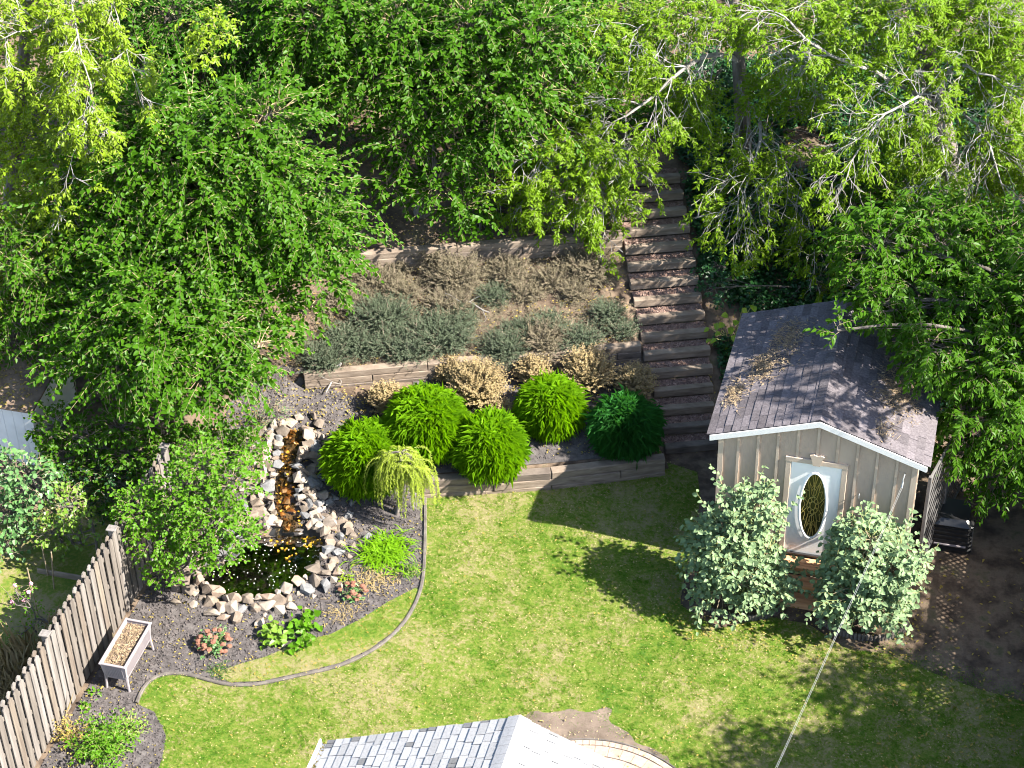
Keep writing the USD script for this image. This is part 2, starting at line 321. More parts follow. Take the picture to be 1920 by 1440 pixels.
def scatter(tmpl, pos, axis, normal, size, width=1.0):
    tv, tf = tmpl; n = len(pos)
    x = unit(axis); z = unit(normal - x * np.sum(normal * x, 1, keepdims=True)); y = np.cross(z, x)
    size = np.broadcast_to(size, n)[:, None, None]; width = np.broadcast_to(width, n)[:, None, None]
    v = pos[:, None] + size * (tv[None, :, :1] * x[:, None] + width * tv[None, :, 1:2] * y[:, None] + tv[None, :, 2:] * z[:, None])
    return v.reshape(-1, 3), (tf[None] + (np.arange(n) * len(tv))[:, None, None]).reshape(-1, 3)

def shoots(rng, start, direc, length, leaves, twigs, tmpl, size, spacing=.08, droop=.5, twig_r=.006, steps=7, spread=.75, tip_down=.25, wob=.15, bare=.2, face=(.5, -.25, .8), pair=False):
    """Leafy shoots: each an arching line from start along direc; leaves alternate along it."""
    n = len(start); d = unit(direc); p = start.copy(); seg = (length / steps)[:, None]
    line = [p.copy()]; dirs = [d.copy()]
    for k in range(steps):
        d = unit(d + rng.normal(0, wob, (n, 3)) + np.array([0, 0, -droop / steps]) * (k + 1) * 2 / steps)
        p = p + d * seg; line.append(p.copy()); dirs.append(d.copy())
    line = np.stack(line, 1); dirs = np.stack(dirs, 1)                  # n, steps+1, 3
    if twigs is not None:
        keep = np.arange(0, steps, 2)
        for k in keep:
            k2 = min(k + 2, steps)
            twigs.add(*frustum_segments(line[:, k], line[:, k2], twig_r * (1 - .75 * k / steps), twig_r * (1 - .75 * k2 / steps), 3))
    m = np.maximum(2, (length * (1 - bare) / spacing).astype(int)); idx = np.repeat(np.arange(n), m)
    within = np.concatenate([np.arange(k) for k in m]); t = bare + (1 - bare) * (within + rng.uniform(0, .7, len(idx))) / m[idx]
    q = np.clip(t * steps, 0, steps - 1e-3); i0 = q.astype(int); fr = (q - i0)[:, None]
    pos = line[idx, i0] * (1 - fr) + line[idx, i0 + 1] * fr; dd = dirs[idx, i0 + 1]
    side = unit(np.cross(dd, np.array([0, 0, 1.0]) + rng.normal(0, .25, dd.shape))) * np.where(within % 2, 1, -1)[:, None]
    ax = dd * .6 + side * spread + np.array([0, 0, -tip_down]) + rng.normal(0, .2, dd.shape)
    nor = np.array(face) + rng.normal(0, .36, dd.shape)
    leaves.add(*scatter(tmpl, pos, ax, nor, size * rng.uniform(.7, 1.2, len(pos)) * (1 - .25 * (t > .9))))
    if pair:
        ax2 = dd * .6 - side * spread + np.array([0, 0, -tip_down]) + rng.normal(0, .2, dd.shape)
        leaves.add(*scatter(tmpl, pos, ax2, nor + rng.normal(0, .2, dd.shape), size * rng.uniform(.7, 1.2, len(pos))))
    return line

def blob_points(rng, n, low=-.45):
    z = rng.uniform(low, 1, n); a = rng.uniform(0, 2 * PI, n); r = np.sqrt(1 - z * z)
    return np.stack([r * np.cos(a), r * np.sin(a), z], 1)
def crown(rng, blobs, leaves, twigs, tmpl, size, dens=16, length=(.5, 1.0), up=.15, low=-.45, inner=(.35, .85), flat=1.0, long=.04, **kw):
    starts = []
    for (c, r) in blobs:
        r3 = np.broadcast_to(np.asarray(r, float), 3); n = int(dens * 4 * PI * (r3.mean() ** 2) * (1 - low) / 2) + 3
        d = blob_points(rng, n, low)
        s = np.asarray(c) + d * r3 * rng.uniform(*inner, (n, 1))
        L = rng.uniform(*length, n) * min(1.0, .45 + r3.mean() * .6) * np.where(rng.random(n) < long, 1.7, 1.0)
        shoots(rng, s, d * [1, 1, flat] + rng.normal(0, .35, d.shape) + [0, 0, up], L, leaves, twigs, tmpl, size, **kw)
        starts.append((np.asarray(c), s))
    return starts
def limbs(rng, base, top, starts, r0, sides=8, share=.35, rough=.12, fork=.55):
    """Trunk from base to top, a limb to each clump and branches to the shoots' feet."""
    b = Bag(); base = np.asarray(base, float); top = np.asarray(top, float)
    mid = (base + top) / 2 + rng.normal(0, .08, 3)
    path = curve([base - [0, 0, .3], base + (mid - base) * .35, mid, top], 12)
    tr = tube(path, np.linspace(r0, r0 * .6, 12) * (1 + .25 * np.exp(-np.arange(12) * 1.1)), sides + 2)
    for c, s in starts:
        k = int(len(path) * rng.uniform(fork, 1.0)); o = path[min(k, len(path) - 1)]
        m = (o + c) / 2 + rng.normal(0, rough, 3) + [0, 0, .12 * np.linalg.norm(c - o)]
        lp = curve([o, m, c], 8); dist = np.linalg.norm(c - o)
        b.add(*tube(lp, np.linspace(r0 * .42, max(.012, r0 * .16), 8), 6))
        pick = s[rng.random(len(s)) < share]
        if len(pick):
            q = lp[rng.integers(4, 8, len(pick))]; mm = (q + pick) / 2 + rng.normal(0, .05, pick.shape)
            b.add(*frustum_segments(q, mm, max(.01, r0 * .10), max(.008, r0 * .07), 4)); b.add(*frustum_segments(mm, pick, max(.008, r0 * .07), .005, 4))
    return tr, (b.mesh() if len(b) else None)

def drape(poly, res, lift, f=height, rel=None):
    """A sheet over the ground inside the outline (x, y)."""
    poly = Polygon(poly).buffer(0); x0, y0, x1, y1 = poly.bounds
    g = np.stack(np.meshgrid(np.arange(x0, x1, res), np.arange(y0, y1, res)), -1).reshape(-1, 2) + RNG.uniform(-.15, .15, 1) * res
    inside = shapely.contains_xy(poly.buffer(-res * .4), g[:, 0], g[:, 1])
    ring = poly.exterior; e = np.array([ring.interpolate(s).coords[0] for s in np.arange(0, ring.length, res)])
    p = np.vstack([g[inside], e]); t = Delaunay(p).simplices
    c = p[t].mean(1); t = t[shapely.contains_xy(poly, c[:, 0], c[:, 1])]
    a = p[t]; cr = (a[:, 1, 0] - a[:, 0, 0]) * (a[:, 2, 1] - a[:, 0, 1]) - (a[:, 1, 1] - a[:, 0, 1]) * (a[:, 2, 0] - a[:, 0, 0])
    t = t[np.abs(cr) > 1e-6]; cr = cr[np.abs(cr) > 1e-6]; t[cr < 0] = t[cr < 0][:, ::-1]
    return np.column_stack([p, f(p[:, 0], p[:, 1]) + lift]), t
def sample_in(poly, n, rng):
    poly = Polygon(poly).buffer(0); x0, y0, x1, y1 = poly.bounds; out = []
    while sum(map(len, out)) < n:
        q = rng.uniform([x0, y0], [x1, y1], (n * 2, 2)); out.append(q[shapely.contains_xy(poly, q[:, 0], q[:, 1])])
    return np.vstack(out)[:n]
def px_poly(pts, z=0.0): return [tuple(at(x, y, z)[:2]) for x, y in pts]
def chips(rng, xy, size, lift=0.01, flat=.4, f=height):
    """Loose chips lying on the ground: small tetrahedra."""
    n = len(xy); z = f(xy[:, 0], xy[:, 1]) + lift
    c = np.column_stack([xy, z]); t = np.array([[1, 0, -.2], [-.5, .8, -.2], [-.5, -.8, -.2], [0, 0, .6]])
    s = size * rng.uniform(.5, 1.4, (n, 1, 1)); a = rng.uniform(0, 2 * PI, n)
    R = np.zeros((n, 3, 3)); R[:, 0, 0] = np.cos(a); R[:, 0, 1] = -np.sin(a); R[:, 1, 0] = np.sin(a); R[:, 1, 1] = np.cos(a); R[:, 2, 2] = flat * 2
    tt = t * [1, .55, 1]
    v = c[:, None] + s * (tt[None] + rng.normal(0, .18, (n, 4, 3))) @ R.transpose(0, 2, 1)
    f_ = np.array([[0, 1, 3], [1, 2, 3], [2, 0, 3]])
    return v.reshape(-1, 3), (f_[None] + (np.arange(n) * 4)[:, None, None]).reshape(-1, 3)
def flat_leaves(rng, xy, size, tmpl, lift=.02, f=height, tilt=.35):
    n = len(xy); pos = np.column_stack([xy, f(xy[:, 0], xy[:, 1]) + lift])
    a = rng.uniform(0, 2 * PI, n); ax = np.stack([np.cos(a), np.sin(a), rng.normal(0, .15, n)], 1)
    return scatter(tmpl, pos, ax, np.array([0, 0, 1.0]) + rng.normal(0, tilt, (n, 3)), size * rng.uniform(.6, 1.3, n))

# ------------------------------------------------------------------ the setting: ground, lawn, beds
LAWN_EDGE = [(797, 935), (797, 1000), (795, 1060), (790, 1100), (775, 1140), (740, 1188), (695, 1222), (640, 1248), (560, 1268), (490, 1283), (430, 1285), (375, 1272), (325, 1264), (290, 1272), (268, 1294), (256, 1320)]
edge_xy = [tuple(at(x, y, 0)[:2]) for x, y in LAWN_EDGE]
edge_line = curve(np.array(edge_xy), 60)
border2 = [tuple(at(x, y, 0)[:2]) for x, y in [(290, 1335), (312, 1380), (305, 1420), (290, 1460), (270, 1540)]]
wall_foot = [tuple(at(x, y, 0)[:2]) for x, y in [(1235, 862), (1110, 893), (990, 906), (880, 918), (800, 930)]]
lawn_poly = wall_foot + [tuple(p) for p in edge_line] + border2 + [(-8.6, -14), (6.1, -14), (6.15, -2.3), (4.8, -2.1), (4.0, -1.9), (3.3, -1.65), (2.6, -1.7), (1.9, -1.25), (1.2, -1.25), (.4, -1.75), (-.35, -1.3), (-.5, 1.5), (-.7, 2.3)]
pond_px = [(380, 1100), (405, 1118), (440, 1134), (480, 1131), (530, 1117), (575, 1090), (606, 1050), (612, 1018), (585, 1003), (530, 1000), (480, 1003), (430, 1030), (385, 1060)]
pond_xy = curve(np.array([tuple(at(x, y, -.1)[:2]) for x, y in pond_px + pond_px[:1]]), 70)
POND = Polygon(pond_xy).buffer(0)
fall_px = [(555, 815), (548, 845), (543, 880), (537, 915), (537, 950), (545, 985), (547, 1006)]
fall_c = curve(np.array([on_ground(x, y) for x, y in fall_px]), 40)
FALL_LINE = LineString(fall_c[:, :2])
def ground_z(x, y):
    """The ground with the pond sunk into it."""
    z = height(x, y); x = np.asarray(x, float); y = np.asarray(y, float)
    near = (np.abs(x + 7.7) < 2.2) & (np.abs(y + 1.5) < 2.5)
    if near.any():
        d = np.where(near, shapely.distance(shapely.points(x, y), POND.boundary), 9.0)
        ins = shapely.contains_xy(POND, x, y)
        z = np.where(ins & near, z - .08 - .5 * sstep(0, .3, d), z)
    return z
g1 = np.r_[-160, -110, -75, -50, -35, -26, np.arange(-20, -5.7, .35), np.arange(-5.5, 5, .13), np.arange(5.2, 16, .5), 20, 26, 36, 50, 75, 110, 160]
g2 = np.unique(np.round(np.r_[-160, -110, -75, -50, -36, -26, -20, np.arange(-16, -3, .4), np.arange(-3, 9, .13), 2.55, 2.60, 5.08, 5.14, 7.42, 7.48, np.arange(9, 22, .4), 24, 28, 34, 42, 55, 75, 110, 160], 3))
GU, GV = np.meshgrid(g1, g2); gx, gy = xy_of(GU.ravel(), GV.ravel())
gz = ground_z(gx, gy) + .06 * (fbm(np.column_stack([gx * .8, gy * .8, gx * 0]), 4, 3) - .5) * sstep(6, 9, GV.ravel())
nu, nv = len(g1), len(g2); i = np.arange(nu * nv).reshape(nv, nu)
gf = np.concatenate([np.stack([i[:-1, :-1], i[:-1, 1:], i[1:, 1:]], -1).reshape(-1, 3), np.stack([i[:-1, :-1], i[1:, 1:], i[1:, :-1]], -1).reshape(-1, 3)])
obj('ground', (np.column_stack([gx, gy, gz]), gf), 'litter', None, True, 'structure')
lawn = Polygon(lawn_poly).buffer(0)
obj('lawn', drape(lawn, .16, .006), 'turf', None, True, 'structure')
bed_poly = [tuple(p) for p in edge_line] + [tuple(b) for b in border2] + [(-9.62, -9.5), (-9.62, 1.4), (-8.9, 2.3), (-7.0, 2.0), (-5.75, .62), (-5.5, .45)]
bed = Polygon(bed_poly).buffer(0).difference(POND.buffer(.04)).difference(lawn.buffer(.002))
if bed.geom_type != 'Polygon': bed = max(bed.geoms, key=lambda g: g.area)
def drape_holes(poly, res, lift):
    v, t = drape(Polygon(poly.exterior), res, lift)
    c = v[t].mean(1); keep = shapely.contains_xy(poly, c[:, 0], c[:, 1]); return v, t[keep]
obj('mulch_bed', drape_holes(bed, .09, .008), 'mulch', None, True, 'structure')
def uv_sheet(u0, u1, v0, v1, lift, res=.15):
    us, vs = np.arange(u0, u1 + .01, res), np.linspace(v0, v1, int((v1 - v0) / res) + 2)
    U, V = np.meshgrid(us, vs); x, y = xy_of(U.ravel(), V.ravel()); z = height(x, y) + lift + .03 * (fbm(np.column_stack([x * 3, y * 3, x * 0]), 3, 5) - .5)
    k = np.arange(U.size).reshape(U.shape)
    return np.column_stack([x, y, z]), np.concatenate([np.stack([k[:-1, :-1], k[:-1, 1:], k[1:, 1:]], -1).reshape(-1, 3), np.stack([k[:-1, :-1], k[1:, 1:], k[1:, :-1]], -1).reshape(-1, 3)])
obj('mulch_bed', uv_sheet(-4.95, -.50, 2.605, 5.06, .02), 'mulch', None, True, 'structure')
# bare dirt and the round paved corner by the house
dirt = [(985, 1350), (1010, 1336), (1045, 1338), (1075, 1330), (1105, 1338), (1130, 1328), (1145, 1335), (1142, 1355), (1168, 1372), (1190, 1392), (1225, 1404), (1255, 1432), (1250, 1450), (1180, 1440), (1050, 1440), (985, 1380)]
dc = curve(np.array(px_poly(dirt + dirt[:1])), 220); DIRT0 = dc + .16 * (np.column_stack([fbm(np.column_stack([dc * 4, dc[:, :1] * 0 + s]), 4, 60 + s) for s in (0, 1)]) - .5)
obj('dirt_patch', drape(DIRT0, .06, .016), 'dirt', None, True, 'structure')
# neighbour's yard: dry grass
nb_poly = [(-9.95, -9), (-9.95, -1.5), (-11.5, -1.2), (-13.5, -3), (-14, -9)]
obj('dry_yard', drape(nb_poly, .2, .01), 'turf', None, True, 'structure')

patch_px = [(405, 1262), (450, 1246), (500, 1232), (560, 1205), (620, 1190), (680, 1160), (730, 1128), (782, 1102), (788, 1112), (770, 1145), (737, 1186), (692, 1219), (638, 1244), (560, 1263), (490, 1278), (430, 1280)]
PATCH = Polygon(px_poly(patch_px)).buffer(0)
obj('lawn', drape(PATCH, .1, .016), 'turf', None, True, 'structure')
# pond water and the stream over the stones
pv = np.array([[x, y, -.10] for x, y in np.array(POND.buffer(.10).exterior.coords)[:-1]])
c = pv.mean(0)
obj('pond_basin', drape(POND.buffer(.05), .08, .012, ground_z), 'pool_liner', None, True, 'structure')
obj('pond_water', (np.vstack([pv, c]), np.array([[k, (k + 1) % len(pv), len(pv)] for k in range(len(pv))])), 'pond_water', None, False, 'structure')
sw = Bag(); fc = fall_c
side = unit(np.cross(np.gradient(fc, axis=0), [0, 0, 1.])); wv = []
for k in range(len(fc)):
    zz = height(*fc[k, :2]) + .10 + .02 * math.sin(k * 1.3)
    for s in (-.17, -.06, .06, .17): wv.append([*(fc[k] + side[k] * s)[:2], zz - abs(s) * .08])
wf = [[a, b, c_] for k in range(len(fc) - 1) for j in range(3) for a, b, c_ in ((4 * k + j, 4 * k + j + 1, 4 * k + 5 + j), (4 * k + j, 4 * k + 5 + j, 4 * k + 4 + j))]
obj('stream', (np.array(wv), np.array(wf)), 'stream_water', None, True, 'structure')

# ------------------------------------------------------------------ grass, chips and fallen leaves
r = np.random.default_rng(11)
xy = sample_in(lawn.intersection(shapely.box(-10.5, -8.6, 6, 4)), 330000, r)
dry = .55 * fbm(np.column_stack([xy * .55, xy[:, :1] * 0]), 4, 9) + .45 * noise(np.column_stack([xy * 3, xy[:, :1] * 0]), 4)
xy = xy[r.random(len(xy)) > sstep(.52, .72, dry) * .55]; DIRT = Polygon(px_poly(dirt)).buffer(0); xy = xy[~shapely.contains_xy(DIRT, xy[:, 0], xy[:, 1]) | (r.random(len(xy)) < np.where(shapely.contains_xy(DIRT.buffer(-.16), xy[:, 0], xy[:, 1]), .07, .42))]; xy = np.vstack([xy, sample_in(PATCH, 7500, r)]); ex = sample_in(lawn.buffer(.5).difference(lawn).intersection(shapely.box(3.0, -4, 6.6, 0)), 9000, r); ex = ex[r.random(len(ex)) < np.exp(-shapely.distance(shapely.points(ex), lawn) * 6)]; xy = np.vstack([xy, ex])
n = len(xy)
a = r.uniform(0, 2 * PI, n); tl = r.uniform(.35, 1.3, n)
ax = np.stack([np.cos(a) * tl, np.sin(a) * tl, np.ones(n) * .8], 1)
v, f = scatter(blade_leaf(.16), np.column_stack([xy, height(xy[:, 0], xy[:, 1]) + .002]), ax, np.column_stack([-np.sin(a), np.cos(a), np.ones(n) * .3]), r.uniform(.026, .058, n) * (.6 + .9 * noise(np.column_stack([xy * 11, xy[:, :1] * 0]), 8)))
tag(obj('grass', (v, f), 'grass_blade', None, False, 'stuff'), 'mown green lawn with straw coloured dry patches', 'grass')
xy = np.vstack([sample_in(bed.difference(PATCH), 14000, r), np.column_stack(xy_of(r.uniform(-4.9, -.55, 6500), r.uniform(2.68, 5.0, 6500)))])
tag(obj('mulch_chips', chips(r, xy, .035, .012), 'mulch_chip', None, False, 'stuff'), 'dark grey bark mulch chips spread over the planting beds', 'mulch')
lf = Bag()
lf.add(*flat_leaves(r, sample_in(lawn.intersection(shapely.box(-10.5, -8.6, 6, 4)), 800, r), .042, oval_leaf(.55), .045))
lf.add(*flat_leaves(r, sample_in(shapely.box(3.3, -7, 6.5, 1.5), 500, r), .07, oval_leaf(.5), .03))
lf.add(*flat_leaves(r, sample_in(bed, 1700, r), .04, oval_leaf(.6), .03))
lf.add(*flat_leaves(r, sample_in(shapely.box(-.6, -2.2, 3.8, -.2), 700, r), .042, oval_leaf(.6), .03))
uu = np.r_[r.uniform(-9, -.5, 6500), r.uniform(1.05, 3.5, 1500), r.uniform(-.3, .95, 90)]
lf.add(*flat_leaves(r, np.column_stack(xy_of(uu, r.uniform(2.7, 12, len(uu)))), .05, oval_leaf(.55), .05))
tag(obj('fallen_leaves', lf.mesh(), 'leaf_fallen', None, False, 'stuff'), 'yellow and tan fallen leaves scattered over lawn, beds and slope', 'fallen leaves')

fl_ = sample_in(lawn.intersection(shapely.box(-10.5, -8.6, 6, 4)), 5200, r)
tag(obj('straw_flecks', flat_leaves(r, fl_, .034, narrow_leaf(.45), .04), 'straw_fleck', None, False, 'stuff'), 'tiny pale flecks of straw and leaf crumbs all over the lawn', 'grass clippings')

# ------------------------------------------------------------------ timber retaining walls
E1, E2, EZ = np.array([C1, S1, 0]), np.array([-S1, C1, 0]), np.array([0, 0, 1.0])
def timber_wall(name, label, u0, u1, v, z0, courses, h=.15, thick=.16, mat='timber', rng=RNG, length=2.4, bend=None):
    t = thing(name, label, 'retaining wall', group='timber retaining walls')
    for k in range(courses):
        u = u0 - (k % 2) * length * .45
        while u < u1:
            a, b = max(u, u0), min(u + length, u1)
            if b - a > .1:
                um = (a + b) / 2; vm = v + (bend(um) if bend else 0); sl = ((bend(b) - bend(a)) / (b - a)) if bend else 0
                ex = unit(E1 + E2 * sl); ey = np.cross(EZ, ex)
                c = np.array([*xy_of(um, vm), z0 + h * (k + .5)]) + ey * rng.normal(0, .006) + ey * k * .006
                mm = mat if rng.random() > .25 else ('timber_dark' if mat == 'timber' else 'timber')
                obj('timber', oblock(c, ex, ey, EZ, b - a - .012, thick, h - .006, .010, .003, rng), mm, t)
            u += length
    return t
timber_wall('timber_retaining_wall', 'low grey timber wall between the lawn and the round golden shrubs', -5.0, -.42, 2.50, -.08, 3, .165, .18, bend=lambda u: -.10 + .055 * (u + 2.7) ** 2 * .35)
timber_wall('timber_retaining_wall', 'middle weathered timber wall under the grey junipers', -7.05, -.44, 5.03, .74, 3, .15, .17)
timber_wall('timber_retaining_wall', 'uppermost sunlit timber wall below the leafy slope', -6.2, -.44, 7.37, 1.85, 3, .15, .17)

# ------------------------------------------------------------------ garden stairs
st = thing('garden_stairs', 'long straight stair of grey timbers with red gravel treads climbing the slope', 'stairs')
tread_poly = []
lefts = [-.30, -.33, -.33, -.33, -.33, -.40, -.40, -.41, -.42, -.43, -.42, -.41, -.40, -.39, -.38, -.36]
rights = [.72, .74, .78, .84, .90, .92, .94, .95, .95, .96, .97, .97, .98, .98, .98, .98]
for k in range(16):
    v = 3.0 + .374 * k; z = .17 * (k + 1); l0, r0 = lefts[k], rights[k]; rr = np.random.default_rng(50 + k)
    c = np.array([*xy_of((l0 + r0) / 2, v + .075), z - .085])
    tw = rr.normal(0, .012); ex = unit(E1 + E2 * tw); ey = np.cross(EZ, ex)
    obj('timber', oblock(c, ex, ey, EZ, r0 - l0, .15, .17, .012, .003, rr), 'timber' if rr.random() > .3 else 'timber_dark', st)
    c = np.array([*xy_of((l0 + r0) / 2, v + .155 + .11), z - .10])
    tr = obj('tread_fill', oblock(c, E1, E2, EZ, r0 - l0 - .03, .225, .15, .01), 'gravel', st)
    if k % 3 != 1:
        pass
    xyc = np.column_stack(xy_of(rr.uniform(l0 + .03, r0 - .03, 420), rr.uniform(v + .16, v + .365, 420)))
    obj('gravel_pieces', chips(rr, xyc, .026, 0, .5, lambda x, y, z=z: np.full(len(x), z - .022)), 'gravel_chip', tr, False, 'stuff')

# ------------------------------------------------------------------ lawn edging (curved strip)
ed = thing('bed_edging', 'dark curved edging strip between the lawn and the pond bed', 'edging')
es = curve(np.column_stack([edge_line, height(*edge_line.T)]), 120)
for j in range(0, 119, 17):
    s = es[j:min(j + 18, 120)]; tn = unit(np.gradient(s, axis=0)); nn = np.cross([0, 0, 1.], tn)
    prof = np.array([[-.032, -.06], [-.032, .03], [-.018, .045], [.018, .045], [.032, .03], [.032, -.06]])
    vv = np.vstack([s[q] + nn[q] * w + np.array([0, 0, h_]) for q in range(len(s)) for w, h_ in prof])
    ff = [[q * 6 + a_, q * 6 + b_, q * 6 + 6 + b_] for q in range(len(s) - 1) for a_, b_ in zip(range(5), range(1, 6))] + [[q * 6 + a_, q * 6 + 6 + b_, q * 6 + 6 + a_] for q in range(len(s) - 1) for a_, b_ in zip(range(5), range(1, 6))]
    obj('edging_strip', (vv, np.array(ff)), 'edging', ed)

# ------------------------------------------------------------------ pond and waterfall stones
r = np.random.default_rng(21)
ps = thing('pond_stone_border', 'ring of pale angular stones round the dark pond', 'rock border')
ring = POND.exterior; RM = ['rock_a', 'rock_b', 'rock_c', 'rock_d', 'rock_a', 'rock_e', 'rock_d']
count = 0
for off, sz, gap in ((.05, .29, .19), (.26, .30, .21), (.47, .25, .24), (.66, .18, .40)):
    line = POND.buffer(off).exterior
    for s in np.arange(0, line.length, gap):
        q = line.interpolate(s + r.uniform(-.04, .04)).coords[0]
        if off > .4 and r.random() < (.25 if off < .6 else .6): continue
        if FALL_LINE.distance(Point(q)) < .22: continue
        size = sz * r.uniform(.55, 1.45); z = height(q[0], q[1]) + size * .14 + (.05 if off < .1 else 0)
        obj('stone', rock(r, np.array([q[0], q[1], float(z)]), size * 1.12, .62), RM[r.integers(7)], ps)
wf_ = thing('waterfall', 'small stone waterfall with rusty wet rocks running into the pond', 'waterfall')
for k in range(len(fc)):
    t_ = k / len(fc)
    for sgn in (-1, 1):
        for ring_k in range(5 if sgn > 0 else 4):
            if r.random() < (.08 if ring_k < 3 else .45): continue
            s = sgn * (.26 + ring_k * .185 + r.uniform(-.05, .05))
            q = fc[k] + side[k] * s + np.array([0, 0, 0]); q[:2] += r.uniform(-.04, .04, 2)
            if POND.contains(Point(q[0], q[1])): continue
            if k % 2 and ring_k != 1: continue
            size = r.uniform(.18, .42) * (1 - .06 * ring_k)
            q[2] = height(q[0], q[1]) + size * .12 + (.12 if ring_k == 0 else .05 if ring_k == 1 else 0)
            obj('stone', rock(r, q, size, .6), RM[r.integers(7)], wf_)
for k in range(0, len(fc), 2):
    for j in range(2):
        q = fc[k] + side[k] * r.uniform(-.18, .18); size = r.uniform(.14, .28)
        q[2] = height(q[0], q[1]) + .02 + size * .1
        obj('wet_stone', rock(r, q, size, .5), 'wet_rock' if r.random() < .75 else 'wet_rock_dark', wf_)
for x, y, sz in ((545, 800, .34), (575, 812, .32), (520, 805, .3), (600, 800, .28), (560, 790, .3), (590, 785, .3), (510, 825, .28)):
    q = on_ground(x, y); q[2] += .08
    obj('stone', rock(r, q, sz, .6), RM[r.integers(4)], wf_)
for x, y, sz, lab in ((663, 945, .24, 'lone blue-grey stone beside the weeping shrub'), (628, 935, .26, 'grey stone under the lowest golden shrub'), (745, 958, .22, 'tan stone under the weeping shrub'), (655, 1000, .3, 'large pale stone right of the waterfall'), (690, 1010, .24, 'grey stone near the daylily clump')):
    q = on_ground(x, y); q[2] += .05
    tag(obj('garden_stone', rock(r, q, sz, .7), 'rock_e' if 'grey' in lab else 'rock_a'), lab, 'stone')
fl = Bag(); xy = sample_in(POND.buffer(-.05), 130, r)
fl.add(*flat_leaves(r, xy, .02, oval_leaf(.8, .0, 0), -.094 - 0, lambda x, y: np.zeros(len(x)), .02))
tag(obj('floating_seeds', fl.mesh(), 'float_white', None, False, 'stuff'), 'white specks floating on the dark pond water', 'floating debris')
fl = Bag(); cen = np.array([at(585, 1012, -.1)[:2], at(545, 1035, -.1)[:2], at(520, 1010, -.1)[:2], at(420, 1118, -.1)[:2], at(470, 1128, -.1)[:2]])
xy = np.vstack([cc + r.normal(0, s, (n_, 2)) for cc, s, n_ in zip(cen, (.10, .14, .14, .10, .1), (34, 12, 10, 5, 4))])
xy = xy[shapely.contains_xy(POND, xy[:, 0], xy[:, 1])]
fl.add(*flat_leaves(r, xy, .06, oval_leaf(.7, .03, 0), -.09, lambda x, y: np.zeros(len(x)), .1))
q = fc[r.integers(8, 38, 60)]; q = q + side[r.integers(0, 40, 60)] * r.uniform(-.2, .2, (60, 1))
fl.add(*flat_leaves(r, q[:26, :2], .055, oval_leaf(.7, .05), .15))
tag(obj('floating_leaves', fl.mesh(), 'leaf_fallen_gold', None, False, 'stuff'), 'golden leaves floating on the pond and caught in the waterfall', 'fallen leaves')

# ------------------------------------------------------------------ wooden fence on the left
fe = thing('wooden_fence', 'weathered board-on-board wooden fence beside the long planter', 'fence', (0, 0, 0))
r = np.random.default_rng(31); FX, FZ = -9.735, 1.84
def picket(x, y, w, z0, z1, th=.019):
    c_ = .035
    prof = [(-w / 2, z0), (w / 2, z0), (w / 2, z1 - c_ * 1.3), (w / 2 - c_, z1 - c_ * .4), (w / 2 - c_ * 1.1, z1), (-w / 2 + c_ * 1.1, z1), (-w / 2 + c_, z1 - c_ * .4), (-w / 2, z1 - c_ * 1.3)]
    v, f = extrude_poly(prof, th); lean = r.normal(0, .008)
    return np.column_stack([x + v[:, 2], y + v[:, 0] + (v[:, 1] - z0) * lean, v[:, 1]]), f
FW_ = ['fence_wood_a', 'fence_wood_b', 'fence_wood_c', 'fence_wood_d']
y = -8.6
while y < -1.5:
    zt = FZ + r.normal(0, .012)
    obj('board', picket(FX + .030, y, .134, .02 + r.uniform(0, .05), zt), FW_[r.integers(4)], fe)
    obj('back_board', picket(FX - .056, y + .093, .134, .04, zt + .005), FW_[r.integers(4)], fe)
    y += .186
for z in (.3, 1.0, 1.62): obj('rail', oblock((FX, -5.1, z), (0, 1, 0), (-1, 0, 0), EZ, 7.1, .052, .09, .006), 'fence_wood_b', fe)
for y in (-9.0, -6.41, -3.82, -1.55):
    p_ = obj('post', oblock((FX, y + .09, .9), (1, 0, 0), (0, 1, 0), EZ, .1, .1, 1.98, .006), 'fence_wood_a', fe)
    obj('cap', oblock((FX + .005, y + .09, 1.915), (1, 0, 0), (0, 1, 0), EZ, .17, .15, .03, .006), 'fence_wood_c', p_)

# ------------------------------------------------------------------ tall fence outside the frame on the right, whose lattice top casts the striped shadow
fr = thing('lattice_top_fence', 'tall wooden fence with a lattice top along the right side of the yard', 'fence')
FR = 6.25
yy = -12.0
while yy < 4.4:
    obj('board', oblock((FR + (.012 if round(yy / .146) % 2 else -.012), yy, .74), (0, 1, 0), (-1, 0, 0), EZ, .166, .02, 1.58, .004), 'fence_cedar', fr); yy += .146
for y in np.arange(-12, 4.9, 2.4):
    obj('post', oblock((FR + .06, y, 1.05), (1, 0, 0), (0, 1, 0), EZ, .1, .1, 2.15, .006), 'fence_cedar', fr)
for z in (1.55, 2.03): obj('rail', oblock((FR, -3.8, z), (0, 1, 0), (-1, 0, 0), EZ, 16.6, .06, .06, .004), 'fence_cedar', fr)
for k, y in enumerate(np.arange(-12, 1.0, .115)):
    for s in (-1, 1):
        c = np.array([FR + .008 * s, y, 1.79]); ex = np.array([0, s * .7071, .7071]); ey = np.array([1., 0, 0])
        obj('slat', obox(c, ex, ey, np.cross(ex, ey), .60, .008, .035), 'fence_cedar', fr)

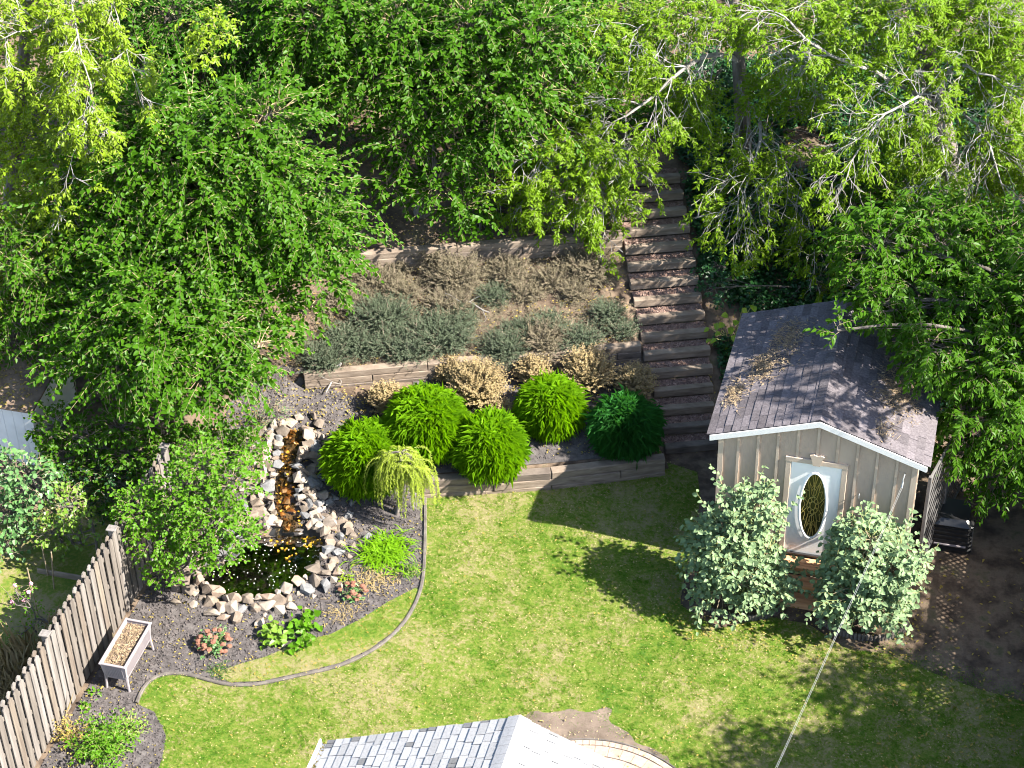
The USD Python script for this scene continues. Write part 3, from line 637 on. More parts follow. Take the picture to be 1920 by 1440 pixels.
# ------------------------------------------------------------------ garden shed
W, L, HW, HR, TH = 3.3515, 3.55, 2.9444, 3.5176, .50
SL = (HR - HW) / (W / 2)                          # roof rise per metre
def roof_z(x): return HR - SL * abs(x - W / 2)
shed = thing('garden_shed', 'tan board and batten garden shed with a dark shingled gable roof', 'shed')
DX0, DX1, DZ1 = 1.257, 2.112, TH + 2.03
pitch = W / 10
wall = obj('wall', Bag().add(*box(.05, W - .05, .05, L - .1, .28, HW - .10)).mesh(), 'siding', shed)
r = np.random.default_rng(41)
for k in range(10):
    x0, x1 = k * pitch + .001, (k + 1) * pitch - .001; u_ = .075
    pl = Polygon([(x0, .26), (x1, .26), (x1, roof_z(x1) - u_), (x0, roof_z(x0) - u_)])
    if k in (3, 4, 5, 6): pl = pl.difference(shapely.box(DX0 - .01, 0, DX1 + .01, DZ1 + .01))
    for g in getattr(pl, 'geoms', [pl]):
        if g.area < .01: continue
        v, f = extrude_poly(g, .02)
        obj('wall_board', (np.column_stack([v[:, 0], .02 - v[:, 2] + r.normal(0, .0006), v[:, 1]]), f), 'siding', wall)
for k in range(11):
    x = np.clip(k * pitch, .035, W - .035); w = .045 if 0 < k < 10 else .09
    zb = .26 if not (DX0 - .12 < x < DX1 + .12) else DZ1 + .12
    pl = Polygon([(x - w / 2, zb), (x + w / 2, zb), (x + w / 2, roof_z(x + w / 2) - .075), (x - w / 2, roof_z(x - w / 2) - .075)])
    v, f = extrude_poly(pl, .022)
    obj('batten', (np.column_stack([v[:, 0], -.001 - v[:, 2], v[:, 1]]), f), 'siding_trim', wall)
for k in range(8):                                # side and back walls
    y = .22 + k * (L - .5) / 7
    for x, s in ((-.0, -1), (W, 1)):
        obj('batten', oblock((x + s * .012 - s * 0, y, 1.5), (0, 1, 0), (-1, 0, 0), EZ, .045, .022, 2.5, .003), 'siding_trim', wall)
for x in (.012, W - .012): obj('side_wall', box(x - .012, x + .012, .025, L - .1, .26, HW - .085), 'siding', wall)
v, f = extrude_poly(Polygon([(.02, .26), (W - .02, .26), (W - .02, roof_z(W) - .08), (W / 2, HR - .08), (.02, roof_z(0) - .08)]), .02)
obj('back_wall', (np.column_stack([v[:, 0], L - .08 + v[:, 2], v[:, 1]]), f), 'siding', wall)
for y in (.35, 1.8, 3.2): obj('skid', box(.05, W - .05, y, y + .14, .0, .27), 'timber_dark', shed)
# roof deck, shingles, rakes and eaves
OV, OF = .155, .06
deck = Bag(); n_ = math.sqrt(1 + SL * SL)
for s in (-1, 1):
    xe = W / 2 + s * (W / 2 + OV); ze = HR - SL * (W / 2 + OV)
    c = np.array([(W / 2 + xe) / 2, (L + .05 - OF) / 2, (HR + ze) / 2 - .028]); ex = unit(np.array([xe - W / 2, 0, ze - HR])); ey = np.array([0, 1., 0])
    deck.add(*obox(c, ex, ey, np.cross(ex, ey), (W / 2 + OV) * n_, L + .05 + OF - .02, .03))
roof = obj('roof', deck.mesh(), 'timber_dark', shed)
slope_len = (W / 2 + OV) * n_; courses = 13; ex_ = slope_len / courses
SH = [f'dark_shingle_{c}' for c in 'abcde']
r = np.random.default_rng(42)
for s in (-1, 1):
    dn = unit(np.array([s, 0, -SL])); nn = unit(np.array([s * SL, 0, 1.0]))
    for k in range(courses):
        y = -OF - (k % 3) * .11; far = k * ex_
        while y < L + .03:
            w = r.uniform(.27, .36); a, b = max(y, -OF), min(y + w, L + .04)
            if b - a > .03:
                th = .008 + .005 * (r.random() < .4)
                c = np.array([W / 2, (a + b) / 2, HR]) + dn * (far + ex_ * .5 + .03) + nn * (-.010 + th / 2 + .004)
                e1 = unit(dn + nn * .055)*1.0
                e1 = unit(dn + nn * .06); e3 = unit(np.cross(e1, [0, 1., 0])); e3 = e3 if e3[2] > 0 else -e3
                obj('shingle', obox(c, e1, np.array([0, 1., 0]), e3, ex_ + .06, b - a - .005, th), SH[min(4, r.integers(6))], roof)
            y += w
cap = Bag()
for k, y in enumerate(np.arange(-OF, L - .02, .14)):
    for s in (-1, 1):
        e1 = unit(np.array([s, 0, -SL])); nn = unit(np.array([s * SL, 0, 1.0]))
    pts = [(-.15, -.15 * SL), (-.05, -.05 * SL + .008), (0, .012), (.05, -.05 * SL + .008), (.15, -.15 * SL)]
    vv = np.array([[W / 2 + px_, y + dy, HR + pz + .010 + hz] for dy, hz in ((0, .010), (.20, .0)) for px_, pz in pts])
    ff = [q for j in range(4) for q in ([j, j + 1, j + 6], [j, j + 6, j + 5])]
    lo = vv[:5] - [0, 0, .014]; vv = np.vstack([vv, lo]); ff += [q for j in range(4) for q in ([j, j + 11, j + 1], [j, j + 10, j + 11])]
    obj('ridge_shingle', (vv, np.array(ff)), SH[r.integers(5)], roof)
for s in (-1, 1):                                 # white rake boards and eave boards
    xe = W / 2 + s * (W / 2 + OV); ze = HR - SL * (W / 2 + OV)
    for y in (-OF - .012, L + .052):
        pl = Polygon([(W / 2, HR - .018), (xe, ze - .018), (xe, ze - .125), (W / 2, HR - .125)])
        v, f = extrude_poly(pl, .022)
        obj('rake_board', (np.column_stack([v[:, 0], y - .01 + v[:, 2], v[:, 1]]), f), 'white_paint', shed)
    obj('eave_board', box(xe - (.012 if s > 0 else .0105), xe + (.0105 if s > 0 else .012), -OF + .004, L + .03, ze - .125, ze - .035), 'white_paint', shed)
# door with oval leaded window
door = obj('door', extrude_poly(Polygon([(DX0, TH), (DX1, TH), (DX1, DZ1), (DX0, DZ1)]).difference(shapely.affinity.scale(Point((DX0 + DX1) / 2, 1.61).buffer(1, 40), .215, .72)), .045), 'door_paint', shed)
def front(vf, y): v, f = vf; return np.column_stack([v[:, 0], y - v[:, 2], v[:, 1]]), f[:, ::-1]
stage.RemovePrim(door.GetPath()); taken[str(door.GetPath())] = 0
OC = ((DX0 + DX1) / 2, 1.61); OA, OB = .205, .715
def ellipse(a, b): return shapely.affinity.scale(Point(*OC).buffer(1, 24), a, b)
door = obj('door', front(extrude_poly(shapely.box(DX0, TH, DX1, DZ1).difference(ellipse(OA, OB)), .045), .030), 'door_paint', shed)
frame = Bag()
th_ = np.linspace(0, 2 * PI, 49)[:-1]
prof = [(.0, .010), (.010, .024), (.026, .028), (.040, .018), (.055, .004)]
vv = np.array([[OC[0] + (OA + d_) * math.cos(t_), -.015 - h_, OC[1] + (OB + d_) * math.sin(t_)] for t_ in th_ for d_, h_ in prof])
ff = [q for i_ in range(48) for j in range(4) for q in ([i_ * 5 + j, ((i_ + 1) % 48) * 5 + j, ((i_ + 1) % 48) * 5 + j + 1], [i_ * 5 + j, ((i_ + 1) % 48) * 5 + j + 1, i_ * 5 + j + 1])]
obj('window_frame', (vv, np.array(ff)), 'white_paint', door, True)
glass = obj('oval_window', front(extrude_poly(ellipse(OA + .004, OB + .004), .01), .004), 'dark_glass', door)
cm = Bag()
def ell(a, b, t): return np.array([OC[0] + a * math.cos(t), -.009, OC[1] + b * math.sin(t)])
def lead(p, q, r_=.0045): cm.add(*frustum_segments(np.array(p), np.array(q), r_, r_, 4))
def ring_(cx, cz, a, b, n_=20, r_=.0045):
    q = [np.array([cx + a * math.cos(t), -.009, cz + b * math.sin(t)]) for t in np.linspace(0, 2 * PI, n_ + 1)]
    for i_ in range(n_): lead(q[i_], q[i_ + 1], r_)
ring_(*OC, .045, .085); ring_(*OC, .10, .20)
for t in np.arange(0, 2 * PI - .01, PI / 4):
    ring_(OC[0] + .075 * math.cos(t), OC[1] + .145 * math.sin(t), .028, .05, 12)
for t in np.arange(PI / 10, 2 * PI, PI / 5): lead(ell(.11, .22, t), ell(OA, OB, t))
for sg in (-1, 1):
    ring_(OC[0], OC[1] + sg * .30, .04, .085, 14)
    for s2 in (-1, 1): lead((OC[0] + s2 * .04, -.009, OC[1] + sg * .32), ell(OA, OB, sg * PI / 2 - s2 * .55 * sg)); lead((OC[0], -.009, OC[1] + sg * .385), ell(OA, OB, sg * PI / 2 + s2 * .25))
t_ = np.linspace(0, 2 * PI, 29)
zz = [ell(.165 + (.02 if i_ % 2 else -.03), .50 + (.05 if i_ % 2 else -.09), t) for i_, t in enumerate(t_)]
for i_ in range(28): lead(zz[i_], zz[i_ + 1], .0035)
obj('leaded_pattern', cm.mesh(), 'lead_line', glass, False)
plainy = .0
obj('door_trim', oblock((DX0 - .05, -.017, (TH + DZ1) / 2 + .04), (1, 0, 0), (0, 1, 0), EZ, .095, .03, 2.10, .006), 'siding_trim', shed)
obj('door_trim', oblock((DX1 + .05, -.017, (TH + DZ1) / 2 + .04), (1, 0, 0), (0, 1, 0), EZ, .095, .03, 2.10, .006), 'siding_trim', shed)
obj('door_trim', oblock(((DX0 + DX1) / 2, -.019, DZ1 + .055), (1, 0, 0), (0, 1, 0), EZ, DX1 - DX0 + .21, .034, .10, .006), 'siding_trim', shed)
xk = (DX0 + DX1) / 2
v, f = extrude_poly([(xk - .06, DZ1 + .0), (xk + .06, DZ1 + .0), (xk + .095, DZ1 + .15), (xk + .125, DZ1 + .21), (xk + .06, DZ1 + .235), (xk, DZ1 + .215), (xk - .06, DZ1 + .235), (xk - .125, DZ1 + .21), (xk - .095, DZ1 + .15)], .05)
obj('keystone', (np.column_stack([v[:, 0], -.055 + .05 - v[:, 2], v[:, 1]]), f[:, ::-1]), 'siding_trim', shed)
obj('threshold', box(DX0 - .02, DX1 + .02, -.06, .03, TH - .03, TH), 'dark_metal', shed)
obj('wall_hook', Bag().add(*tube(curve([(2.45, -.03, 2.05), (2.45, -.08, 2.07), (2.45, -.08, 2.0), (2.45, -.05, 1.95)], 8), .008, 5)).mesh(), 'wire_metal', shed)
# wooden front steps
stp = thing('wooden_steps', 'orange cedar steps leading up to the white shed door', 'steps')
for k, (z, d) in enumerate(((.44, .30), (.29, .58), (.14, .86))):
    y1 = -.07 - (0 if k == 0 else (.30 + .28 * (k - 1)))
    y0 = -.07 - d + .0
    for j in range(2):
        w = (y1 - y0) / 2
        obj('tread_board', oblock((1.70, y0 + w * (j + .5), z - .018), (1, 0, 0), (0, 1, 0), EZ, 1.06, w - .008, .036, .005), 'cedar', stp)
    obj('riser_board', oblock((1.70, y0 + .03, z - .095), (1, 0, 0), (0, 1, 0), EZ, 1.02, .022, .115, .003), 'cedar', stp)
for x in (1.2, 2.2): obj('stringer', box(x - .02, x + .02, -.86, -.08, .002, .11), 'cedar', stp)

# lattice screen along the right side of the shed
ls = thing('lattice_screen', 'pale diagonal lattice screen standing close to the right shed wall', 'lattice', (3.58, .40, 0), math.radians(-13))
LX, LY0, LY1, LZ0, LZ1 = 0, .02, 2.6, .2, 2.25
for y in (LY0, (LY0 + LY1) / 2, LY1): obj('post', oblock((LX, y, (LZ1 + .02) / 2), (1, 0, 0), (0, 1, 0), EZ, .06, .06, LZ1 + .06, .005), 'lattice_wood', ls)
for z in (LZ0, LZ1): obj('rail', oblock((LX, (LY0 + LY1) / 2, z), (0, 1, 0), (-1, 0, 0), EZ, LY1 - LY0 + .06, .04, .05, .005), 'lattice_wood', ls)
hh = LZ1 - LZ0
for s in (1,):
    for c0 in np.arange(LY0 - hh, LY1 + hh, .24):
        a, b = (c0, LZ0), (c0 + hh * s, LZ1)
        seg = LineString([a, b]).intersection(shapely.box(LY0, LZ0, LY1, LZ1))
        if seg.is_empty or seg.length < .05: continue
        (ya, za), (yb, zb) = seg.coords[0], seg.coords[-1]
        ex = unit(np.array([0, yb - ya, zb - za])); ey = np.array([1., 0, 0])
        obj('slat', obox((LX + .006 * s, (ya + yb) / 2, (za + zb) / 2), ex, ey, np.cross(ex, ey), seg.length, .006, .06), 'lattice_wood', ls)

# black compost bin right of the shed
bn = thing('compost_bin', 'black ribbed plastic compost bin in the shade right of the shed', 'bin', (4.08, 1.55, 0))
prof_n = 8
def tap(z0, z1, s0, s1, ch=.06):
    pts = []
    for z, s in ((z0, s0), (z1, s1)):
        for sx, sy in ((1, 1), (-1, 1), (-1, -1), (1, -1)):
            pts += [(sx * (s - ch), sy * s, z), (sx * s, sy * (s - ch), z)]
    h = trimesh.convex.convex_hull(np.array(pts)); return np.array(h.vertices), np.array(h.faces)
obj('body', tap(0, .60, .38, .34), 'black_plastic', bn)
for k in range(6): obj('rib', tap(.05 + k * .09, .085 + k * .09, .392 - k * .006, .390 - k * .006), 'black_plastic', bn)
obj('panel_bar', box(-.28, .28, -.402, -.372, .16, .185), 'planter_plastic', bn)
obj('lid', tap(.60, .70, .37, .28), 'black_plastic', bn)

# curved palisade edging round the two silver bushes
BUSH = [(.62, -.98), (2.78, -.95)]
for bi, (bx, by) in enumerate(BUSH):
    pe = thing('palisade_edging', ('dark log edging curved round the left silver bush', 'dark scalloped log edging curved round the right silver bush')[bi], 'edging')
    R_ = .78
    for a in np.arange(PI * 1.02, PI * 1.98, .085):
        x, y = bx + R_ * math.cos(a), by + .1 + R_ * .72 * math.sin(a)
        obj('log', Bag().add(*tube([(x, y, -.05), (x, y, .10 + .012 * math.sin(a * 40)), (x, y, .125)], [.034, .034, .018], 8)).mesh(), 'edging', pe)

# clothes line wire from the shed
wi = thing('clothes_line', 'thin double wire running from the shed wall out over the lawn', 'wire')
h0 = np.array([3.16, -.02, 2.63]); end = at(1450, 1440, 3.0); dirw = end - h0; far = h0 + dirw * 1.5
obj('hook', Bag().add(*tube(curve([h0, h0 + [0, -.05, .02], h0 + [-.01, -.09, -.02], h0 + [-.012, -.10, -.12]], 8), .010, 6)).add(*tube([h0 + [-.012, -.10, -.10], h0 + [-.02, -.14, -.2]], .018, 6)).mesh(), 'wire_metal', wi)
lat = unit(np.cross(dirw, [0, 0, 1.]))
for s in (-1, 1):
    o = h0 + [-.02, -.14, -.2]
    q = np.array([o + (far - o) * t + lat * s * .010 + np.array([0, 0, -.10 * 4 * t * (1 - t)]) for t in np.linspace(0, 1, 18)])
    obj('wire', tube(q, .0021, 4), 'wire_metal', wi)

# debris on the shed roof
r = np.random.default_rng(44)
for px, py, n_, s_, lab in ((1430, 690, 260, .22, 'clump of dry twigs in the middle of the left shed roof slope'), (1475, 640, 330, .33, 'scattered brown leaves and twigs high on the shed roof'), (1375, 738, 160, .22, 'leaf litter near the left shed eave'), (1685, 735, 500, .40, 'brown leaf pile on the shaded right shed roof slope'), (1400, 745, 60, .2, None), (1660, 810, 60, .15, 'small streak of brown leaves on the right shed roof slope')):
    if lab is None: continue
    o = at(px, py, 3.2); o = at(px, py, roof_z(o[0])); q = o[:2] + r.normal(0, 1, (n_, 2)) * [s_ * .5, s_]
    q = q[(q[:, 0] > -.1) & (q[:, 0] < W + .1) & (q[:, 1] > 0) & (q[:, 1] < L - .05)]
    zf = lambda x, y: HR - SL * np.abs(x - W / 2)
    b = Bag(); b.add(*flat_leaves(r, q, .055, narrow_leaf(.4), .03, zf, .6))
    n2 = len(q); a = r.uniform(0, 2 * PI, n2); p0 = np.column_stack([q, zf(*q.T) + r.uniform(.02, .07, n2)]); p1 = p0 + np.column_stack([np.cos(a), np.sin(a), r.normal(0, .25, n2)]) * r.uniform(.05, .16, (n2, 1))
    p1[:, 2] = np.maximum(p1[:, 2], zf(p1[:, 0], p1[:, 1]) + .01)
    b.add(*frustum_segments(p0, p1, .003, .002, 3))
    tag(obj('roof_debris', b.mesh(), 'dead_needles', None, False, 'stuff'), lab, 'leaf litter')

# ------------------------------------------------------------------ planter box on legs
pl_ = thing('raised_planter', 'long pale grey plastic planter box on legs beside the fence', 'planter', (-9.10, -5.04, 0))
def frust(z0, z1, ax0, ay0, ax1, ay1, inner=None):
    return np.array([[s * ax, t * ay, z] for z, ax, ay in ((z0, ax0, ay0), (z1, ax1, ay1)) for s, t in ((-1, -1), (1, -1), (1, 1), (-1, 1))])
o = frust(.26, .60, .195, .50, .228, .545); inn = frust(.30, .60, .175, .48, .205, .522)
vv = np.vstack([o, inn]); ff = [[0, 2, 1], [0, 3, 2]]
for k in range(4):
    j = (k + 1) % 4; ff += [[k, j, 4 + j], [k, 4 + j, 4 + k], [8 + k, 12 + j, 8 + j], [8 + k, 12 + k, 12 + j], [4 + k, 4 + j, 12 + j], [4 + k, 12 + j, 12 + k]]
tub = obj('tub', (vv, np.array(ff + [[8, 9, 10], [8, 10, 11]])), 'planter_plastic', pl_)
for k in range(11):
    x = -.15 + k * .03
    obj('rib', obox((x, -.518 - .004, .43), (1, 0, 0), unit(np.array([0, .045 / .34, -1.])) * 1.0, np.cross((1., 0, 0), unit(np.array([0, .045 / .34, -1.]))), .012, .26, .014), 'planter_plastic', tub)
for k in range(26):
    for s in (-1, 1):
        y = -.45 + k * .036
        obj('rib', obox((s * .214, y, .43), (0, 1, 0), unit(np.array([s * -.033 / .34, 0, -1.])), unit(np.cross((0, 1., 0), np.array([s * -.033 / .34, 0, -1.]))), .012, .26, .012), 'planter_plastic', tub)
rim = Bag()
for s in (-1, 1):
    rim.add(*oblock((s * .222, 0, .607), (0, 1, 0), (-1, 0, 0), EZ, 1.13, .045, .026, .008)); rim.add(*oblock((0, s * .537, .606), (1, 0, 0), (0, 1, 0), EZ, .40, .045, .026, .008))
obj('rim', rim.mesh(), 'planter_plastic', pl_)
for sx in (-1, 1):
    for sy in (-1, 1):
        obj('leg', Bag().add(*tube([(sx * .185, sy * .48, .34), (sx * .19, sy * .488, .2), (sx * .205, sy * .505, .0)], [.032, .028, .022], 8)).mesh(), 'planter_plastic', pl_)
r = np.random.default_rng(45)
gx_, gy_ = np.meshgrid(np.linspace(-.20, .20, 9), np.linspace(-.515, .515, 22)); zz = .545 + r.normal(0, .010, gx_.shape)
k_ = np.arange(gx_.size).reshape(gx_.shape)
soil = obj('soil', (np.column_stack([gx_.ravel(), gy_.ravel(), zz.ravel()]), np.concatenate([np.stack([k_[:-1, :-1], k_[:-1, 1:], k_[1:, 1:]], -1).reshape(-1, 3), np.stack([k_[:-1, :-1], k_[1:, 1:], k_[1:, :-1]], -1).reshape(-1, 3)])), 'soil', pl_, True)
b = Bag(); q = r.uniform([-.19, -.5], [.19, .5], (420, 2)); b.add(*flat_leaves(r, q, .05, narrow_leaf(.45), .56, lambda x, y: np.zeros(len(x)), .4))
a = r.uniform(0, 2 * PI, 60); p0 = np.column_stack([r.uniform([-.15, -.5], [.15, .45], (60, 2)), np.full(60, .57)]); b.add(*frustum_segments(p0, p0 + np.column_stack([np.cos(a) * .08, np.sin(a) * .16, r.normal(0, .02, 60)]), .003, .003, 3))
obj('dry_litter', b.mesh(), 'dead_needles', soil, False, 'stuff')

# ------------------------------------------------------------------ house corner with pale shingled roof at the bottom of the frame
hs = thing('house', 'house gable end with pale grey shingled roof at the bottom edge', 'house')
AX, AY, AZ, HWD, DR = -1.411, -8.007, 3.9, 2.861, 1.244; LEN = 9.0; S2 = DR / HWD; n2_ = math.sqrt(1 + S2 * S2)
v, f = extrude_poly(Polygon([(AX - HWD + .35, 0), (AX + HWD - .35, 0), (AX + HWD - .35, AZ - DR + .05), (AX, AZ - .12), (AX - HWD + .35, AZ - DR + .05)]), LEN - .4)
obj('wall', (np.column_stack([v[:, 0], AY - .3 - v[:, 2], v[:, 1]]), f[:, ::-1]), 'siding', hs)
deck = Bag()
for s in (-1, 1):
    dn = unit(np.array([s, 0, -S2])); nn = unit(np.array([s * S2, 0, 1.]))
    deck.add(*obox(np.array([AX, AY - LEN / 2 - .01, AZ]) + dn * HWD * n2_ / 2 - nn * .03, dn, np.array([0, 1., 0]), nn, HWD * n2_, LEN - .04, .04))
hr_ = obj('roof', deck.mesh(), 'timber_dark', hs)
r = np.random.default_rng(46); SHP = [f'pale_shingle_{c}' for c in 'abcde']
exl = .1435; nco = int(HWD * n2_ / exl) + 1; exl = HWD * n2_ / nco
for s in (-1, 1):
    dn = unit(np.array([s, 0, -S2])); nn = unit(np.array([s * S2, 0, 1.]))
    for k in range(nco):
        y = AY + (k % 4) * .09
        while y > AY - 2.6:
            w = r.uniform(.15, .32) if r.random() > (.22 if s > 0 else .1) else r.uniform(.08, .13); b_, a_ = min(y, AY), y - w
            if b_ - a_ > .04:
                th = r.choice([.010, .019]); c = np.array([AX, (a_ + b_) / 2, AZ]) + dn * (exl * (k + .5) + .015) + nn * .003
                e1 = unit(dn + nn * .07); e3 = np.cross(e1, [0, 1., 0]); e3 = e3 if e3[2] > 0 else -e3
                sh = SHP[(0, 0, 1, 2, 4)[r.integers(5)]]
                if b_ - a_ < .11: sh = 'pale_shingle_d'
                obj('shingle', obox(c, e1, np.array([0, 1., 0]), e3, exl + .03, b_ - a_ - .012, th), sh, hr_)
            y -= w
for s in (-1, 1):      # the plain rest of the roof behind the frame
    dn = unit(np.array([s, 0, -S2])); nn = unit(np.array([s * S2, 0, 1.]))
    b = Bag()
    for k in range(nco):
        c = np.array([AX, AY - 2.9 - (LEN - 2.9) / 2, AZ]) + dn * (exl * (k + .5) + .015) + nn * .003; e1 = unit(dn + nn * .07); e3 = np.cross(e1, [0, 1., 0]); e3 = e3 if e3[2] > 0 else -e3
        b.add(*obox(c, e1, np.array([0, 1., 0]), e3, exl + .03, LEN - 2.9, .011))
    obj('shingle_rows', b.mesh(), 'pale_shingle_a', hr_)
for y in np.arange(AY - .12, AY - LEN + .1, -.17):
    pts = [(-.17, -.17 * S2 + .006), (-.06, -.06 * S2 + .014), (0, .016), (.06, -.06 * S2 + .014), (.17, -.17 * S2 + .006)]
    vv = np.array([[AX + px_, y + dy, AZ + pz + .016 + hz] for dy, hz in ((.12, .0), (-.10, .008)) for px_, pz in pts])
    vv = np.vstack([vv, vv[5:] - [0, 0, .016]])
    ff = [q for j in range(4) for q in ([j, j + 6, j + 1], [j, j + 5, j + 6], [j + 5, j + 10, j + 11], [j + 5, j + 11, j + 6])]
    obj('ridge_shingle', (vv, np.array(ff)[:, ::-1]), 'pale_shingle_a', hr_)
gx0 = AX - HWD - .02; gz0 = AZ - DR - .02
gut = extrude_poly(Polygon([(0, 0), (-.02, -.09), (-.12, -.09), (-.14, .02), (-.125, .02), (-.11, -.078), (-.03, -.078), (-.012, 0)]), LEN)
obj('gutter', (np.column_stack([gx0 + gut[0][:, 0], AY - gut[0][:, 2], gz0 + gut[0][:, 1]]), gut[1]), 'white_paint', hs)
r = np.random.default_rng(47); q = np.column_stack([gx0 - r.uniform(.03, .11, 260), AY - r.uniform(0, 1.8, 260)])
obj('gutter_litter', flat_leaves(r, q, .04, narrow_leaf(.5), 0, lambda x, y: np.full(len(x), gz0 - .05), .5), 'leaf_fallen', hs, False, 'stuff')
for s in (-1, 1):
    pl = Polygon([(AX, AZ - .03), (AX + s * HWD, AZ - DR - .03), (AX + s * HWD, AZ - DR - .15), (AX, AZ - .16)])
    v, f = extrude_poly(pl, .022); obj('rake_board', (np.column_stack([v[:, 0], AY - .036 + v[:, 2], v[:, 1]]), f), 'white_paint', hs)

# paved corner: pavers in rings with a dark edging
pc = np.array([-.7716, -6.7014, 0]); 
pt = thing('paver_patio', 'curved tan brick paver edge of the patio beside the pale roof', 'paving')
r = np.random.default_rng(48)
for ri, (R0, R1) in enumerate(((1.86, 1.96), (1.64, 1.85), (1.42, 1.63), (1.20, 1.41))):
    a = .15
    while a < 2.9:
        da = r.uniform(.20, .24) / R1 * (1.0 if ri else .5)
        pts = [(R * math.cos(t), R * math.sin(t)) for R, t in ((R0 + .003, a + .002), (R1 - .003, a + .002), (R1 - .003, a + da - .002), (R0 + .003, a + da - .002))]
        v, f = extrude_poly(pts, .05); z = r.normal(0, .002)
        obj('paver', (v + pc + [0, 0, -.012 + z], f), 'paver', pt); a += da
b = Bag(); q = [(pc[0] + 1.99 * math.cos(t), pc[1] + 1.99 * math.sin(t), .02) for t in np.linspace(.1, 2.3, 40)]
obj('paver_edging', tube(q, .022, 6), 'edging', pt)

# ------------------------------------------------------------------ plants
def place(rng_seed): return np.random.default_rng(rng_seed)
def tree(name, label, base, top_h, blobs, leaf, tmpl, size, seed, r0=.12, bark='bark', group='trees and bushes on the wooded slope', twig='twig', twig_mesh=True, limb_share=.3, lean=(0, 0), trunk=True, cat='tree', **kw):
    rng = place(seed); base = np.asarray(base, float)
    t = thing(name, label, cat, group=group)
    bl = [(on_plane(q[0], q[1], base, q[2]) if len(q) == 4 else np.asarray(q[0], float), q[-1]) for q in blobs]
    lv, tw = Bag(), Bag()
    starts = crown(rng, bl, lv, tw if twig_mesh else None, tmpl, size, **kw)
    if trunk:
        tr, lm = limbs(rng, base, base + np.array([lean[0], lean[1], top_h]), starts, r0, share=limb_share)
        tp = obj('trunk', tr, bark, t, True)
        if lm is not None: obj('limbs', lm, bark, tp, True)
    cr = obj('crown', lv.mesh(), leaf, t, False, 'stuff')
    if twig_mesh: obj('twigs', tw.mesh(), twig, cr, False, 'stuff')
    return t
MUL = dict(tmpl=oval_leaf(.62), dens=36, length=(.7, 1.3), spacing=.056, droop=.8, spread=.75, tip_down=.12, up=.1, inner=(.2, .8), flat=.65, twig_r=.008, twig='tan_twig', long=.12)

tree('mulberry_tree', 'drooping bright green mulberry tree nearest the pond shrubs', on_ground(300, 810), 2.2,
     [(300, 575, .1, .75), (215, 610, .2, .65), (390, 610, .2, .7), (300, 650, .7, .7), (220, 690, .9, .5), (385, 700, 1.0, .55), (150, 680, .5, .4), (440, 700, .8, .35), (310, 730, 1.2, .45), (480, 660, .5, .35), (260, 540, -.2, .6), (350, 530, -.2, .6)],
     'leaf_mulberry', size=.118, seed=101, r0=.10, **MUL)
tree('mulberry_tree', 'large spreading mulberry tree at centre left above the middle wall', on_ground(430, 650), 3.2,
     [(330, 270, 0, .8), (450, 290, 0, .8), (240, 330, .2, .7), (380, 370, .5, .85), (520, 350, .4, .75), (560, 440, .8, .65), (450, 460, .9, .7), (600, 520, 1.1, .42), (250, 430, .6, .7), (330, 480, .9, .7), (570, 590, 1.2, .3), (500, 220, -.3, .55), (600, 420, .7, .42), (160, 420, .3, .6), (180, 500, .5, .6), (240, 510, .7, .6), (330, 560, .9, .5), (480, 540, 1.0, .6), (270, 220, -.3, .6), (640, 470, .9, .3)],
     'leaf_mulberry', size=.118, seed=102, r0=.16, **MUL)
tree('broadleaf_tree', 'tall leafy green tree at the top centre of the slope', on_ground(790, 400), 3.0,
     [(610, 50, -.5, .85), (740, 50, -.5, .9), (880, 60, -.3, .85), (1000, 70, 0, .7), (790, 150, 0, .85), (920, 160, .3, .8), (1010, 170, .3, .5), (690, 160, .1, .65), (850, 260, .6, .6), (760, 250, .5, .5), (930, 250, .4, .5), (820, 350, .9, .42), (870, 390, 1.0, .3), (560, 40, -.6, .7), (730, 350, .7, .3)],
     'leaf_mulberry', size=.12, seed=103, r0=.17, **MUL)
tree('mulberry_tree', 'green bushy tree behind the white neighbour shed', on_ground(70, 720), 1.5,
     [(60, 560, 0, .65), (20, 640, .3, .5), (120, 615, .4, .45), (150, 560, .1, .5), (0, 560, 0, .5), (90, 500, -.1, .6), (20, 490, 0, .6), (170, 620, .3, .45)],
     'leaf_mulberry', size=.095, seed=105, r0=.09, **MUL)
tree('broadleaf_tree', 'dark green tree at the top left behind the yellow one', on_ground(400, 330), 2.6,
     [(320, 40, 0, .8), (450, 60, .1, .8), (260, 130, .3, .7), (520, 110, .2, .6), (380, 150, .5, .7), (460, 180, .6, .5), (230, 40, -.3, .6), (500, 10, -.3, .6), (590, 190, .2, .35)],
     'leaf_deep', size=.10, seed=106, r0=.14, **MUL)
tree('broadleaf_tree', 'far dark tree at the top edge left of centre', on_ground(640, 170), 3.2,
     [(560, 0, 0, .9), (680, 0, 0, .9), (620, 90, .4, .7), (480, 0, 0, .8)], 'leaf_deep', size=.11, seed=107, r0=.15, **MUL)
tree('broadleaf_tree', 'far green tree at the top edge right of centre', on_ground(1080, 150), 3.2,
     [(1040, 0, 0, .9), (1150, 20, 0, .8), (1080, 80, .4, .6), (940, -20, 0, .8)], 'leaf_deep', size=.10, seed=108, r0=.15, **MUL)

